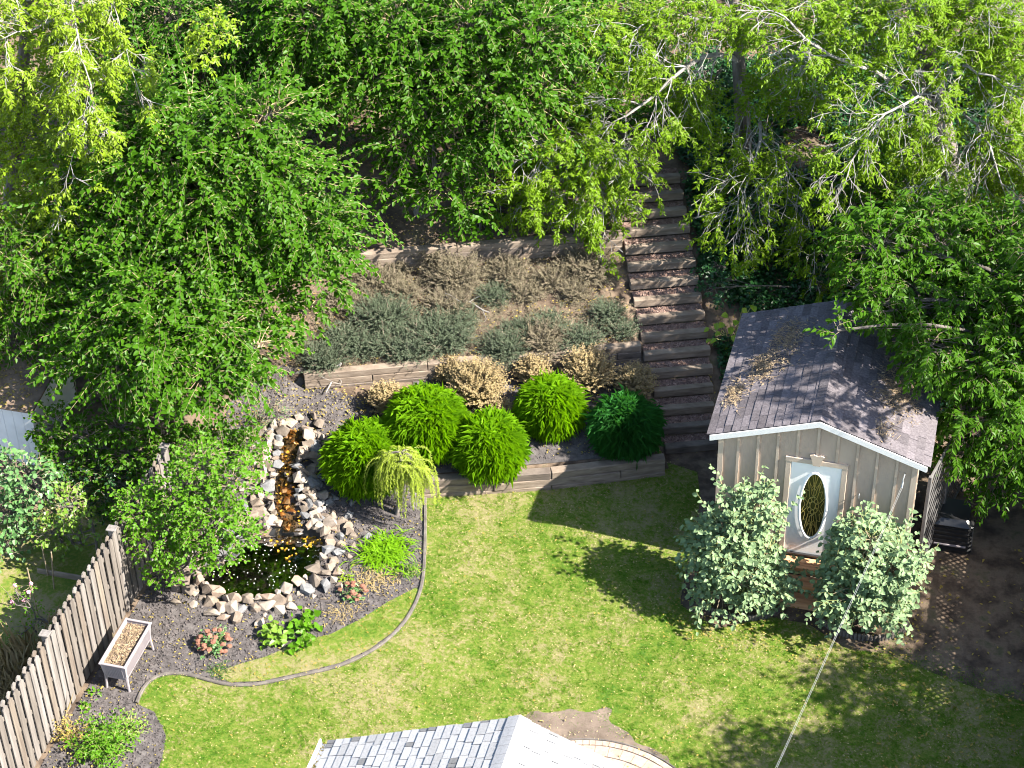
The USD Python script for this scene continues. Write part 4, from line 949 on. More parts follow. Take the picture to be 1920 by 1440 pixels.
# ash trees: bare pale branches with tufts of narrow leaflets
def branching(rng, p, d, length, rad, depth, segs, tips, droop=.05):
    n = 4; q = p.copy()
    for k in range(n):
        d = unit(d + rng.normal(0, .16, 3) + [0, 0, -droop * (depth <= 2)])
        e = q + d * length / n; segs.append((q, e, rad * (1 - .12 * k), rad * (1 - .12 * (k + 1)))); q = e
        if depth > 0 and k >= 1 and rng.random() < .75:
            s = unit(d + unit(np.cross(d, rng.normal(size=3))) * rng.uniform(.6, 1.0))
            branching(rng, q, s, length * rng.uniform(.45, .68), rad * .5, depth - 1, segs, tips, droop)
    if depth > 0: branching(rng, q, d, length * .62, rad * .55, depth - 1, segs, tips, droop)
    else: tips.append((q, d))
def ash(label, base, trunk_px, arms, seed, r0, tufts, leafless=.48, leaf='leaf_ash', name='ash_tree', tm=narrow_leaf(.42), sz=.105):
    """trunk_px: picture points up the trunk (px, py, nearer); arms: lists of points; each arm branches on."""
    rng = place(seed); t = thing(name, label, 'tree', group='trees and bushes on the wooded slope')
    tp = np.array([base - [0, 0, .3]] + [on_plane(px, py, base, dd) for px, py, dd in trunk_px])
    c = curve(tp, 16); trunk = obj('trunk', tube(c, np.linspace(r0 * 1.15, r0 * .55, 16), 12), 'bark', t, True)
    segs, tips, b = [], [], Bag()
    for arm in arms:
        ap = curve(np.array([on_plane(px, py, base, dd) for px, py, dd in arm['pts']]), 9); ap[1:] += np.cumsum(rng.normal(0, .035, (8, 3)), 0); rr = np.linspace(arm['r'] * .68, arm['r'] * .26, 9)
        b.add(*tube(ap, rr, 7))
        for k in range(2, 9):
            for _ in range(arm.get('n', 2) + 1):
                d0 = unit(ap[min(k + 1, 8)] - ap[k - 1]); s = unit(d0 * .5 + unit(np.cross(d0, rng.normal(size=3))) * .8 + [0, 0, arm.get('dz', 0)])
                branching(rng, ap[k], s, rng.uniform(.5, .85) * arm.get('L', 1), rr[k] * .42, 2, segs, tips, .06)
        branching(rng, ap[-1], unit(ap[-1] - ap[-2]), .6, rr[-1] * .8, 2, segs, tips, .06)
    S = [np.array([s[k] for s in segs]) for k in range(4)]
    b.add(*frustum_segments(S[0], S[1], np.maximum(S[2], .006), np.maximum(S[3], .005), 4))
    obj('branches', b.mesh(), 'pale_bark', trunk)
    lv, tw = Bag(), Bag()
    P = np.array([q for q, d in tips]); D = np.array([d for q, d in tips]); keep = rng.random(len(P)) > leafless; P, D = P[keep], D[keep]
    for _ in range(2):
        d = D + rng.normal(0, .6, D.shape) + [0, 0, .1]
        shoots(rng, P, d, rng.uniform(.2, .42, len(P)), lv, tw, narrow_leaf(.40), .10, spacing=.045, droop=.9, twig_r=.004, steps=4, spread=.9, bare=.1, pair=True)
    bl = [(on_plane(px, py, base, dd), rr) for px, py, dd, rr in tufts]
    crown(rng, bl, lv, tw, tm, sz, dens=42, length=(.3, .7), spacing=.055, droop=1.0, twig_r=.005, spread=.9, bare=.15, pair=True)
    cr = obj('crown', lv.mesh(), leaf, t, False, 'stuff'); obj('twigs', tw.mesh(), 'green_twig', cr, False, 'stuff')
B = on_ground(1790, 400)
ash('big ash tree with a thick dark trunk and bare pale branches at the right', B, [(1780, 330, 0), (1765, 240, 0), (1745, 150, 0), (1730, 60, 0), (1725, -60, 0)],
    [dict(pts=[(1755, 190, .2), (1690, 160, .8), (1620, 130, 1.3), (1540, 95, 1.5), (1480, 40, 1.6)], r=.075, n=1),
     dict(pts=[(1750, 160, .2), (1740, 190, 1.2), (1720, 185, 2.0), (1650, 230, 2.6), (1600, 300, 3.0)], r=.06, n=3, dz=-.25, L=.9),
     dict(pts=[(1750, 170, .3), (1770, 200, 1.4), (1775, 280, 2.4), (1785, 370, 3.0)], r=.05, n=3, dz=-.3, L=.9),
     dict(pts=[(1755, 190, .2), (1800, 130, .9), (1850, 130, 1.5), (1910, 150, 1.8)], r=.06, n=2),
     dict(pts=[(1775, 230, .3), (1810, 230, 1.3), (1850, 290, 2.2), (1870, 360, 2.6)], r=.05, n=3, dz=-.25),
     dict(pts=[(1740, 110, 0), (1700, 60, .5), (1660, 20, .8)], r=.06, n=2), dict(pts=[(1735, 90, 0), (1790, 40, .4), (1850, 10, .8)], r=.06, n=2)],
    201, .26, [(1600, 40, .9, .6), (1700, 30, .6, .65), (1820, 40, .6, .7), (1900, 110, 1.2, .65), (1630, 110, .9, .22), (1880, 170, 1.2, .45), (1900, 260, 1.5, .55), (1790, 100, -.5, .45), (1560, 110, 1.0, .35), (1900, 370, 2.0, .5), (1880, 430, 2.4, .35), (1640, 60, .7, .3), (1560, 200, 1.2, .25)])
ash('yellow-green tree with bare grey twigs in the top left corner', on_ground(20, 560), [(20, 430, 0), (25, 300, 0), (40, 160, 0), (50, 40, 0), (60, -60, 0)],
    [dict(pts=[(55, -20, 0), (110, 25, .6), (60, 48, .9), (0, 70, 1.2)], r=.035, n=1, L=.6), dict(pts=[(50, 0, .1), (130, 10, .6), (100, 60, .9), (115, 110, 1.1), (120, 165, 1.3)], r=.035, n=2, dz=-.2, L=.5),
     dict(pts=[(60, -40, .1), (155, 15, .8), (165, 70, 1.1), (185, 130, 1.3), (182, 250, 1.6)], r=.035, n=2, dz=-.2, L=.5), dict(pts=[(120, -60, .1), (215, 5, .6), (235, 60, .8), (255, 115, 1.0)], r=.025, n=1, dz=-.2, L=.4),
     dict(pts=[(25, 300, 0), (70, 350, .8), (110, 380, 1.2), (150, 420, 1.5)], r=.03, n=2, L=.6), dict(pts=[(20, 430, 0), (0, 450, .8), (30, 480, 1.4)], r=.03, n=2, L=.6)],
    204, .16, [(30, 60, .3, .5), (140, 90, .6, .35), (50, 170, .5, .6), (140, 240, .8, .4), (40, 290, .7, .55), (110, 390, 1.0, .5), (30, 410, 1, .5), (150, 470, 1.2, .4), (30, 510, 1.2, .45), (190, 140, .6, .28), (180, 330, 1.0, .35), (0, 230, .4, .5), (100, 320, .8, .45), (90, 10, 0, .4), (160, 510, 1.3, .3), (400, 60, 1.6, .3), (380, 110, 1.8, .25)], leaf='leaf_yellow', name='yellowing_tree', tm=oval_leaf(.5), sz=.085)
B = on_ground(1395, 300)
ash('sparse ash tree with pale forked branches above the top of the stairs', B, [(1392, 220, 0), (1386, 130, 0), (1378, 40, 0), (1380, -60, 0)],
    [dict(pts=[(1388, 120, 0), (1340, 100, .4), (1290, 122, .8), (1225, 175, 1.1), (1160, 222, 1.4)], r=.085, n=2),
     dict(pts=[(1388, 150, .1), (1405, 200, .8), (1430, 250, 1.4), (1410, 310, 2.0), (1395, 400, 2.6)], r=.06, n=3, dz=-.3),
     dict(pts=[(1384, 90, 0), (1430, 60, .6), (1480, 80, 1.0), (1540, 130, 1.3)], r=.06, n=2),
     dict(pts=[(1430, 250, 1.4), (1470, 320, 2.0), (1500, 400, 2.5), (1518, 470, 2.8)], r=.03, n=1, dz=-.2, L=.6),
     dict(pts=[(1380, 60, 0), (1320, 30, .4), (1240, 20, .8), (1180, 50, 1.1)], r=.06, n=2),
     dict(pts=[(1160, 222, 1.4), (1130, 290, 1.9), (1110, 340, 2.2)], r=.03, n=1, dz=-.2, L=.6)],
    202, .17, [(1120, 60, .8, .5), (1230, 60, .6, .6), (1330, 40, .3, .5), (1440, 50, .6, .6), (1520, 40, .8, .5), (1190, 150, 1.0, .35), (1300, 190, .9, .5), (1420, 180, .9, .45), (1480, 200, 1.2, .35), (1350, 290, 1.6, .4), (1300, 260, 1.2, .3), (1420, 330, 1.9, .35), (1350, 380, 2.2, .25), (1460, 280, 1.7, .25), (1400, 430, 2.5, .2)])
B = on_ground(1060, 415)
ash('small thin tree with yellowish leaves beside the top of the stairs', B, [(1062, 370, 0), (1075, 320, 0), (1090, 270, 0)],
    [dict(pts=[(1075, 320, 0), (1040, 300, .3), (1000, 290, .5)], r=.02, n=2, L=.6), dict(pts=[(1085, 290, 0), (1120, 270, .2), (1150, 290, .4)], r=.02, n=2, L=.6), dict(pts=[(1070, 350, 0), (1030, 360, .3), (990, 370, .5)], r=.02, n=2, L=.6), dict(pts=[(1075, 330, .1), (1120, 350, .4), (1130, 390, .6)], r=.02, n=2, L=.6)],
    203, .04, [(1010, 300, .2, .22), (1120, 280, .1, .25), (1080, 400, .5, .2), (960, 380, .4, .22), (1000, 410, .5, .18), (1050, 280, 0, .25)])

tree('box_elder_tree', 'dense box elder tree with hanging leaves overhanging the right side of the shed roof', np.array([6.0, 3.4, height(6.0, 3.4)]), 3.4,
     [(1640, 470, -1.0, .6), (1750, 450, -1.4, .75), (1870, 480, -1.4, .8), (1910, 590, .2, .55), (1720, 560, -.4, .7), (1820, 590, -.1, .75), (1650, 570, .1, .4), (1740, 660, .9, .45), (1830, 690, .8, .65), (1910, 730, .8, .7), (1820, 780, 1.1, .5), (1890, 840, 1.2, .6), (1800, 850, 1.3, .35), (1600, 540, -.3, .3), (1960, 520, 0, .5), (2000, 640, .2, .5), (1980, 800, .6, .6), (1950, 720, .5, .5), (1860, 895, 1.1, .38), (1930, 890, 1.0, .5), (1890, 650, .3, .5), (1760, 830, 1.0, .25), (1570, 620, .8, .15), (1700, 640, .6, .25), ((6.6, .6, 8.0), .25), ((7.3, -.1, 8.3), .25), ((7.0, 1.9, 8.2), .22), ((7.6, 1.1, 8.6), .25), ((7.4, 2.9, 8.4), .25), ((5.6, 4.5, 7.4), .4), ((6.4, 5.2, 8), .45),  ((4.6, 2.2, 5.9), .22), ((5.6, 1.3, 6.6), .2), ((6.0, .3, 6.6), .22), ((6.7, 0, 7.0), .22)],
     'leaf_elder', oval_leaf(.44), .125, 301, r0=.13, dens=38, length=(.4, .85), spacing=.055, droop=1.0, spread=.85, tip_down=.45, pair=True, up=.1)
tree('box_elder_tree', 'green undergrowth tree between the shed and the thick ash trunk', on_ground(1640, 520), 1.2,
     [(1600, 400, 0, .5), (1700, 400, 0, .55), (1560, 470, .2, .4), (1680, 470, .3, .5), (1640, 330, -.3, .4), (1780, 420, .1, .4)],
     'leaf_elder', oval_leaf(.44), .115, 302, r0=.08, dens=34, length=(.4, .8), spacing=.06, droop=.9, spread=.85, tip_down=.45, pair=True)
tree('broad_leaf_bush', 'bush of broad bright leaves in front of the thick ash trunk', on_ground(1660, 390), .6,
     [(1650, 300, 0, .5), (1700, 340, .2, .45), (1610, 350, .2, .35), (1720, 280, 0, .3), (1660, 260, -.2, .3)],
     'leaf_bright', oval_leaf(.75), .17, 303, r0=.04, dens=26, length=(.4, .7), spacing=.13, droop=1.1, cat='bush')
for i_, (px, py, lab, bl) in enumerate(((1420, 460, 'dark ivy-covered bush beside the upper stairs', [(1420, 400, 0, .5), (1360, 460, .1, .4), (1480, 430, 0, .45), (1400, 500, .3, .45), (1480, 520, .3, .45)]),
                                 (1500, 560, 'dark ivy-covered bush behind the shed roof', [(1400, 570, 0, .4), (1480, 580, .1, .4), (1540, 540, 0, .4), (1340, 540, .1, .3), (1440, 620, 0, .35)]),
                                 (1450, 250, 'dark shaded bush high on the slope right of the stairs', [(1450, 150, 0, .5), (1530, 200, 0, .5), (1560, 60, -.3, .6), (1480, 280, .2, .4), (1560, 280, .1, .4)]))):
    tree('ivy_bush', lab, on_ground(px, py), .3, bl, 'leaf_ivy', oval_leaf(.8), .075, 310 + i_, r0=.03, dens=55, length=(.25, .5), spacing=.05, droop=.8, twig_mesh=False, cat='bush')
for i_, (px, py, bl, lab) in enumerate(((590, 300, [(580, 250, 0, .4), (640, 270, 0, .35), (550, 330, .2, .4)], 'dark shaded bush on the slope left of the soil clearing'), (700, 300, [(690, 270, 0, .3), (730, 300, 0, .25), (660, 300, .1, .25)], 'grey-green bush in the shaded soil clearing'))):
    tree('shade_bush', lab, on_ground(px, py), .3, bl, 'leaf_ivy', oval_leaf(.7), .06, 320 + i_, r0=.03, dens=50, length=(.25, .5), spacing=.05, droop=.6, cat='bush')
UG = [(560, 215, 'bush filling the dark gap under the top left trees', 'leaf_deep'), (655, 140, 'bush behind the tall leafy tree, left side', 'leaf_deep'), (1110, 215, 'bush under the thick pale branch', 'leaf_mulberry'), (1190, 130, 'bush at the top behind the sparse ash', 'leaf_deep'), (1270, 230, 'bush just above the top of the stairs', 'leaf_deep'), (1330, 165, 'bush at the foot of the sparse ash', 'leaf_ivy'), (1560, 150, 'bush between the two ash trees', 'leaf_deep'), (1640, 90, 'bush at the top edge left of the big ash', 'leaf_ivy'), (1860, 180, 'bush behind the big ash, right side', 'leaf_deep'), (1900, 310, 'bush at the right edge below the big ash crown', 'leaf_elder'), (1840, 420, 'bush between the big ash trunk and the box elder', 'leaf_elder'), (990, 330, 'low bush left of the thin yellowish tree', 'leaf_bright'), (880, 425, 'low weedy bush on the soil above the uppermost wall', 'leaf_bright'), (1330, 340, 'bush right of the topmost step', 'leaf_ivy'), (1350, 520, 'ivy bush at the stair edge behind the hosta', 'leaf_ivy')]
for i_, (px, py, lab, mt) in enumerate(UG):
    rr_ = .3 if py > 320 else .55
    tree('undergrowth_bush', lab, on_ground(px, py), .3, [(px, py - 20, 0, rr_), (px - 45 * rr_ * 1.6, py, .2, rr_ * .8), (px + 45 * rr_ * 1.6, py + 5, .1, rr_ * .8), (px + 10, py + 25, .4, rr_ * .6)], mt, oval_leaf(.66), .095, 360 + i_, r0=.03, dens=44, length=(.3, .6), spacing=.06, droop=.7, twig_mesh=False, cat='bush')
# woods further up the slope and beyond the frame's edges
r = np.random.default_rng(330)
far_labels = ['background tree filling the very top edge, first from the left corner', 'background tree at the top edge above the mulberry', 'background tree at the top edge above the tall leafy tree', 'background tree at the top edge over the stairs', 'background tree at the top edge left of the big ash', 'background tree in the top right corner']
for i_, px in enumerate((60, 350, 700, 1080, 1450, 1800)):
    b_ = on_ground(px, 60); b_ = b_ + FH * 2.0; b_[2] = height(b_[0], b_[1])
    p0 = b_ + [0, 0, 2.6]
    rng = place(331 + i_); t = thing('background_tree', far_labels[i_], 'tree', group='trees and bushes on the wooded slope')
    bl = [(p0 + rng.normal(0, 1, 3) * [1.3, 1.0, .8], rng.uniform(.7, 1.0)) for _ in range(9)]
    lv, tw = Bag(), Bag(); st_ = crown(rng, bl, lv, tw, oval_leaf(.6), .12, dens=20, length=(.6, 1.1), spacing=.10, droop=1.0)
    tr, lm = limbs(rng, b_, b_ + [0, 0, 3.0], st_, .16); tp = obj('trunk', tr, 'bark', t, True); obj('limbs', lm, 'bark', tp, True)
    obj('crown', lv.mesh(), 'leaf_deep' if i_ % 2 else 'leaf_mulberry', t, False, 'stuff')
# trees right of the frame that shade the lower right of the yard
for i_, (x, y, h_, R) in enumerate(((9.2, -4.5, 5.6, 1.1), (8.6, 6.6, 6.2, 1.4), (12.6, -1.4, 5.6, 1.7))):
    rng = place(340 + i_); t = thing('side_tree', ('leafy tree beyond the lattice fence, nearest the house', 'leafy tree upslope right of the box elder', 'tall leafy tree well beyond the lattice fence')[i_], 'tree')
    b_ = np.array([x, y, float(height(x, y))]); bl = [(b_ + [0, 0, h_] + rng.normal(0, 1, 3) * [R * .7, R * .7, R * .5], rng.uniform(.6, .95)) for _ in range(9)]
    lv = Bag(); st_ = crown(rng, bl, lv, None, oval_leaf(.6), .13, dens=40, length=(.6, 1.1), spacing=.11, droop=.9)
    tr, lm = limbs(rng, b_, b_ + [0, 0, h_ - .5], st_, .18); tp = obj('trunk', tr, 'bark', t, True); obj('limbs', lm, 'bark', tp, True); obj('crown', lv.mesh(), 'leaf_elder', t, False, 'stuff')

# ivy and ground cover
r = np.random.default_rng(350)
u_ = r.uniform(1.05, 8, 56000); v_ = r.uniform(3.3, 12, 56000); x, y = xy_of(u_, v_)
k = noise(np.column_stack([x * .7, y * .7, x * 0]), 2) > .16; x, y = x[k], y[k]
k = ~((x > -.25) & (x < W + .3) & (y > -.2) & (y < L + .15)); x, y = x[k], y[k]; n = len(x)
pos = np.column_stack([x, y, height(x, y) + r.uniform(.03, .22, n)]); a = r.uniform(0, 2 * PI, n)
tag(obj('ground_ivy', scatter(oval_leaf(.85), pos, np.column_stack([np.cos(a), np.sin(a), r.normal(-.1, .2, n)]), np.array([0, 0, 1.]) + r.normal(0, .35, (n, 3)), r.uniform(.05, .1, n)), 'leaf_ivy', None, False, 'stuff'), 'dark green ivy carpeting the slope right of the stairs', 'ivy')
u_ = r.uniform(-16, 12, 70000); v_ = r.uniform(7.6, 22, 70000); x, y = xy_of(u_, v_)
k = (noise(np.column_stack([x * .9, y * .9, x * 0]), 5) > np.where(v_ < 10.5, .5, .25)) & ((u_ < -.6) | (u_ > 1.2) | (v_ > 9.5)); x, y = x[k], y[k]; n = len(x); a = r.uniform(0, 2 * PI, n)
tag(obj('ground_cover', scatter(oval_leaf(.6), np.column_stack([x, y, height(x, y) + r.uniform(.02, .2, n)]), np.column_stack([np.cos(a), np.sin(a), r.normal(.2, .3, n)]), np.array([0, 0, 1.]) + r.normal(0, .4, (n, 3)), r.uniform(.05, .11, n)), 'leaf_deep', None, False, 'stuff'), 'patchy green weeds on the wooded slope above the top wall', 'weeds')

# silver variegated bushes before the shed
for i_, (bx, by) in enumerate(BUSH):
    rng = place(400 + i_); t = thing('silver_bush', ('tall silvery variegated bush left of the cedar steps', 'tall silvery variegated bush right of the cedar steps')[i_], 'bush', group='silver bushes by the shed door')
    b_ = np.array([bx, by, 0.]); hgt = (2.75, 2.65)[i_]
    bl = [(b_ + [rng.normal(0, .28), rng.normal(0, .22), z], (.55 * s, .48 * s, .5 * s)) for z, s in ((.45, 1.0), (.6, 1.1), (.8, 1.15), (1.0, 1.2), (1.2, 1.15), (1.4, 1.05), (1.6, .98), (1.85, .85), (hgt - .5, .6))]
    bl += [(b_ + [s * .42, rng.uniform(-.2, .25), z], .36) for s in (-1, 1) for z in (.45, .85, 1.25)]
    lv, tw = Bag(), Bag(); st_ = crown(rng, bl, lv, tw, oval_leaf(.74), .105, dens=36, length=(.28, .5), spacing=.058, droop=.5, up=.35, spread=.85, tip_down=.35, face=(.35, -.4, .85), bare=.15)
    n_ = 16; sp0 = b_ + rng.normal(0, .3, (n_, 3)) * [1, .8, 0] + [0, 0, hgt - .85]
    shoots(rng, sp0, np.column_stack([rng.normal(0, .45, (n_, 2)), np.ones(n_)]), rng.uniform(.4, .95, n_), lv, tw, oval_leaf(.74), .10, spacing=.06, droop=.2, face=(.35, -.4, .85))
    tr, lm = limbs(rng, b_, b_ + [0, 0, 1.0], st_, .045, fork=.3); sp = obj('stems', tr, 'twig', t, True); obj('branches', lm, 'twig', sp, True)
    cr = obj('foliage', lv.mesh(), 'leaf_silver', t, False, 'stuff'); obj('twigs', tw.mesh(), 'green_twig', cr, False, 'stuff')

# globe shrubs on the low terrace
def globe(label, px, py, rpx, mat, seed, squash=.86):
    rng = place(seed); g = on_ground(px, py + rpx * .45); R = rpx / 103.0
    c = g + [0, 0, R * squash * .80]; c = on_plane(px, py, c)
    t = thing('globe_shrub', label, 'shrub', group='feathery globe shrubs on the low terrace')
    lv = Bag(); nc = int(330 * R * R / .36); D = blob_points(rng, nc, -.6); m = 115
    lump = .80 + .26 * rng.random(nc) + .38 * (fbm(D * 2.0 + seed, 2, seed) - .25)
    d = np.repeat(D, m, 0); n = len(d); lu = np.repeat(lump, m)
    root = c + d * np.array([R, R, R * squash]) * (lu * .66)[:, None] + rng.normal(0, .055, (n, 3)) + d * rng.uniform(-.05, .10, (n, 1))
    flow = np.repeat(unit(D * [1, 1, .75] + [0, 0, -.30] + rng.normal(0, .25, D.shape)), m, 0)
    ax = flow + rng.normal(0, .34, (n, 3))
    lv.add(*scatter(hang_leaf(.12, .45), root, ax, d * .5 + [.2, -.15, .8] + rng.normal(0, .3, (n, 3)), rng.uniform(.09, .21, n) * np.repeat(rng.uniform(.85, 1.25, nc), m)))
    core = trimesh.creation.icosphere(3, 1.0); cv = np.array(core.vertices); cv = cv * (.55 + .2 * fbm(cv * 2.5 + seed, 3, seed))[:, None]
    co = obj('branch_mass', (c + cv * np.array([R, R, R * squash]), np.array(core.faces)), 'bark', t, True)
    obj('trunk', tube([g - [0, 0, .1], (g + c) / 2, c], [.05, .045, .03], 7), 'bark', t)
    obj('foliage', lv.mesh(), mat, t, False, 'stuff')
globe('golden green globe shrub lowest on the left, behind the weeping shrub', 685, 862, 74, 'frond_gold', 501)
globe('largest golden green globe shrub, second from the left', 798, 797, 80, 'frond_gold', 502)
globe('golden green globe shrub overhanging the low timber wall', 918, 838, 64, 'frond_gold', 503)
globe('golden green globe shrub standing highest, with mulch before it', 1032, 765, 61, 'frond_gold', 504)
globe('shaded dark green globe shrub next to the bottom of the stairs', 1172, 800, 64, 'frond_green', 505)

# beige spirea shrubs
for i_, (px, py, rp, lab) in enumerate(((895, 715, 62, 'large dry beige shrub below the middle wall'), (1000, 690, 40, 'small beige shrub behind the highest globe shrub'), (1105, 690, 58, 'pale yellow-beige shrub between middle wall and dark globe shrub'), (1190, 710, 44, 'dull beige shrub next to the stairs'), (725, 742, 42, 'low beige shrub left of the golden globes'), (940, 770, 34, 'withered beige shrub between two golden globes'), (845, 690, 36, 'sparse beige twigs under the middle timber wall'))):
    g = on_ground(px, py + rp * .6); rng = place(520 + i_); R = rp / 98.
    t = thing('dry_shrub', lab, 'shrub', group='beige shrubs on the low terrace'); c = on_plane(px, py + rp * .1, g, -.05)
    n = int(620 * R / .5); d = blob_points(rng, n, .0); p0 = g + rng.normal(0, .08, (n, 3)) * [1, 1, 0]
    lv, tw = Bag(), Bag(); tgt = c + d * R * rng.uniform(.5, 1, (n, 1)) - p0
    shoots(rng, p0, tgt + rng.normal(0, .05, tgt.shape), np.linalg.norm(tgt, axis=1), lv, tw, oval_leaf(.8), .042, spacing=.026, droop=.1, twig_r=.005, steps=5, bare=.5, wob=.10)
    obj('stems', tw.mesh(), 'dry_twig', t, False, 'stuff'); obj('foliage', lv.mesh(), 'leaf_straw', t, False, 'stuff')

# creeping junipers and withered shrubs between the walls
JU = [(720, 590, 45, 'needle_grey', 'grey-green creeping juniper near the left end of the middle wall'), (650, 625, 45, 'needle_grey', 'leftmost creeping juniper under the mulberry'), (800, 620, 50, 'needle_grey', 'grey-green juniper hanging over the middle wall'), (770, 540, 50, 'needle_brown', 'brown juniper in the middle of the slope bed'),
      (880, 595, 48, 'needle_grey', 'dark grey-green juniper below the dead branch'), (960, 610, 48, 'needle_grey', 'grey-green juniper at the middle of the bed'), (1040, 600, 46, 'needle_grey', 'grey-green juniper right of the middle'), (1130, 580, 52, 'needle_grey', 'dark juniper beside the stairs'), (1170, 610, 34, 'needle_grey', 'small juniper at the stair edge'),
      (860, 505, 55, 'needle_brown', 'brown-grey shrub under the uppermost wall'), (940, 500, 52, 'needle_brown', 'brown twiggy shrub at the foot of the uppermost wall'), (1030, 510, 50, 'needle_brown', 'dark brown shrub below the hanging green twigs'), (1110, 505, 50, 'needle_brown', 'dark brown shrub near the upper stairs'), (720, 520, 42, 'needle_brown', 'brown shrub at the left end of the uppermost wall'), (930, 550, 40, 'needle_grey', 'pale juniper under the dead branch'), (830, 560, 42, 'needle_brown', 'tan juniper among leaf litter'), (700, 650, 40, 'needle_grey', 'low juniper over the left end of the middle wall'), (1080, 545, 40, 'needle_brown', 'withered juniper right of centre'), (610, 655, 40, 'needle_grey', 'juniper at the far left end of the middle wall'), (680, 570, 40, 'needle_brown', 'brown juniper beside the mulberry foliage'), (760, 648, 40, 'needle_grey', 'juniper spilling over the middle wall left of its centre'), (850, 638, 42, 'needle_grey', 'juniper spilling over the centre of the middle wall'), (930, 640, 38, 'needle_grey', 'juniper spilling over the middle wall above the beige shrub'), (1010, 635, 38, 'needle_brown', 'withered juniper on the middle wall above the highest globe shrub'), (1090, 622, 38, 'needle_grey', 'juniper on the right part of the middle wall'), (640, 560, 40, 'needle_brown', 'withered shrub at the left edge of the juniper bed'), (800, 480, 35, 'needle_brown', 'thin brown shrub on the left half of the uppermost wall'), (990, 545, 40, 'needle_brown', 'withered juniper below the hanging green twigs'), (900, 545, 35, 'needle_grey', 'small juniper above the dead branch'), (750, 500, 36, 'needle_brown', 'brown shrub in front of the uppermost wall, left part')]
for i_, (px, py, rp, mat, lab) in enumerate(JU):
    rng = place(550 + i_); g = on_ground(px + rng.normal(0, 9), py + rp * .25 + rng.normal(0, 6)); R = rp / 88. * (rng.uniform(.62, 1.02) if 'wall' not in lab or 'middle' not in lab else rng.uniform(1.0, 1.2))
    t = thing('creeping_juniper' if mat == 'needle_grey' else 'withered_juniper', lab, 'shrub', group='low junipers between the middle and uppermost walls'); lv, tw = Bag(), Bag()
    n = int(300 * R * R / .25); d = blob_points(rng, n, .02); R3 = np.array([R * 1.15, R * 1.0, R * .62])
    lump = .5 + .95 * noise(d * 2.6 + i_ * 3, 7)
    p0 = g + d * R3 * (.35 * lump)[:, None]; tgt = g + d * R3 * lump[:, None] - p0
    ln = np.linalg.norm(tgt, axis=1) + .08
    for q in range(3):
        shoots(rng, p0, tgt + rng.normal(0, .22, tgt.shape), ln * rng.uniform(.5, 1.15, n), lv, tw if q == 0 else None, narrow_leaf(.34), .05, spacing=.020, droop=-.15, twig_r=.006, steps=4, wob=.32, spread=.6, tip_down=-.15, bare=.15)
    obj('stems', tw.mesh(), 'dry_twig', t, False, 'stuff'); obj('foliage', lv.mesh(), mat, t, False, 'stuff')

# dry ground cover of the slope bed
r = np.random.default_rng(590); lv = Bag(); n = 5200
u_ = r.uniform(-7.6, -.55, n); v_ = r.uniform(5.2, 7.36, n); x, y = xy_of(u_, v_); k = noise(np.column_stack([x * 1.6, y * 1.6, x * 0]), 3) > .3; x, y = x[k], y[k]; n = len(x)
p0 = np.column_stack([x, y, height(x, y) + .01]); d = blob_points(r, n, .05)
shoots(r, p0, d, r.uniform(.08, .30, n), lv, lv, narrow_leaf(.4), .04, spacing=.03, droop=.3, twig_r=.003, steps=3, wob=.3, bare=.2)
tag(obj('dry_ground_cover', lv.mesh(), 'needle_brown', None, False, 'stuff'), 'thin dry brown and grey ground cover between the creeping junipers', 'ground cover')
# weeping dwarf tree
rng = place(600); g = on_ground(742, 965); t = thing('weeping_shrub', 'weeping yellow-green dwarf conifer in front of the lowest globe shrub', 'shrub')
top = on_plane(752, 850, g); lv, tw = Bag(), Bag()
tr = tube(curve([g - [0, 0, .1], g + (top - g) * .5 + [.05, 0, 0], top], 8), np.linspace(.04, .03, 8), 8); obj('trunk', tr, 'bark', t, True)
heads = [top + q for q in ([0, 0, 0], [-.2, -.05, -.02], [.2, -.02, -.03], [-.28, -.05, -.1], [.27, -.08, -.12], [.27, -.15, -.2], [.05, -.2, -.05], [.1, .15, -.04])]
b = Bag()
for h_ in heads[1:]: b.add(*tube(curve([top, (top + h_) / 2 + [0, 0, .05], h_], 6), .016, 5))
obj('limbs', b.mesh(), 'bark', t)
for h_ in heads:
    n = 26; a = rng.uniform(0, 2 * PI, n); d = np.column_stack([np.cos(a), np.sin(a), rng.uniform(.0, .5, n)])
    wts = .5 if abs(h_[0] - top[0]) < .25 else 1.0
    shoots(rng, np.repeat(h_[None], n, 0) + rng.normal(0, .05, (n, 3)), d, rng.uniform(.45, 1.2, n) * (.7 + .3 * wts), lv, tw, narrow_leaf(.22), .055, spacing=.009, droop=9.0, twig_r=.004, steps=8, spread=.8, tip_down=.2, wob=.06, bare=.05)
obj('foliage', lv.mesh(), 'needle_larch', t, False, 'stuff'); obj('twigs', tw.mesh(), 'green_twig', t, False, 'stuff')

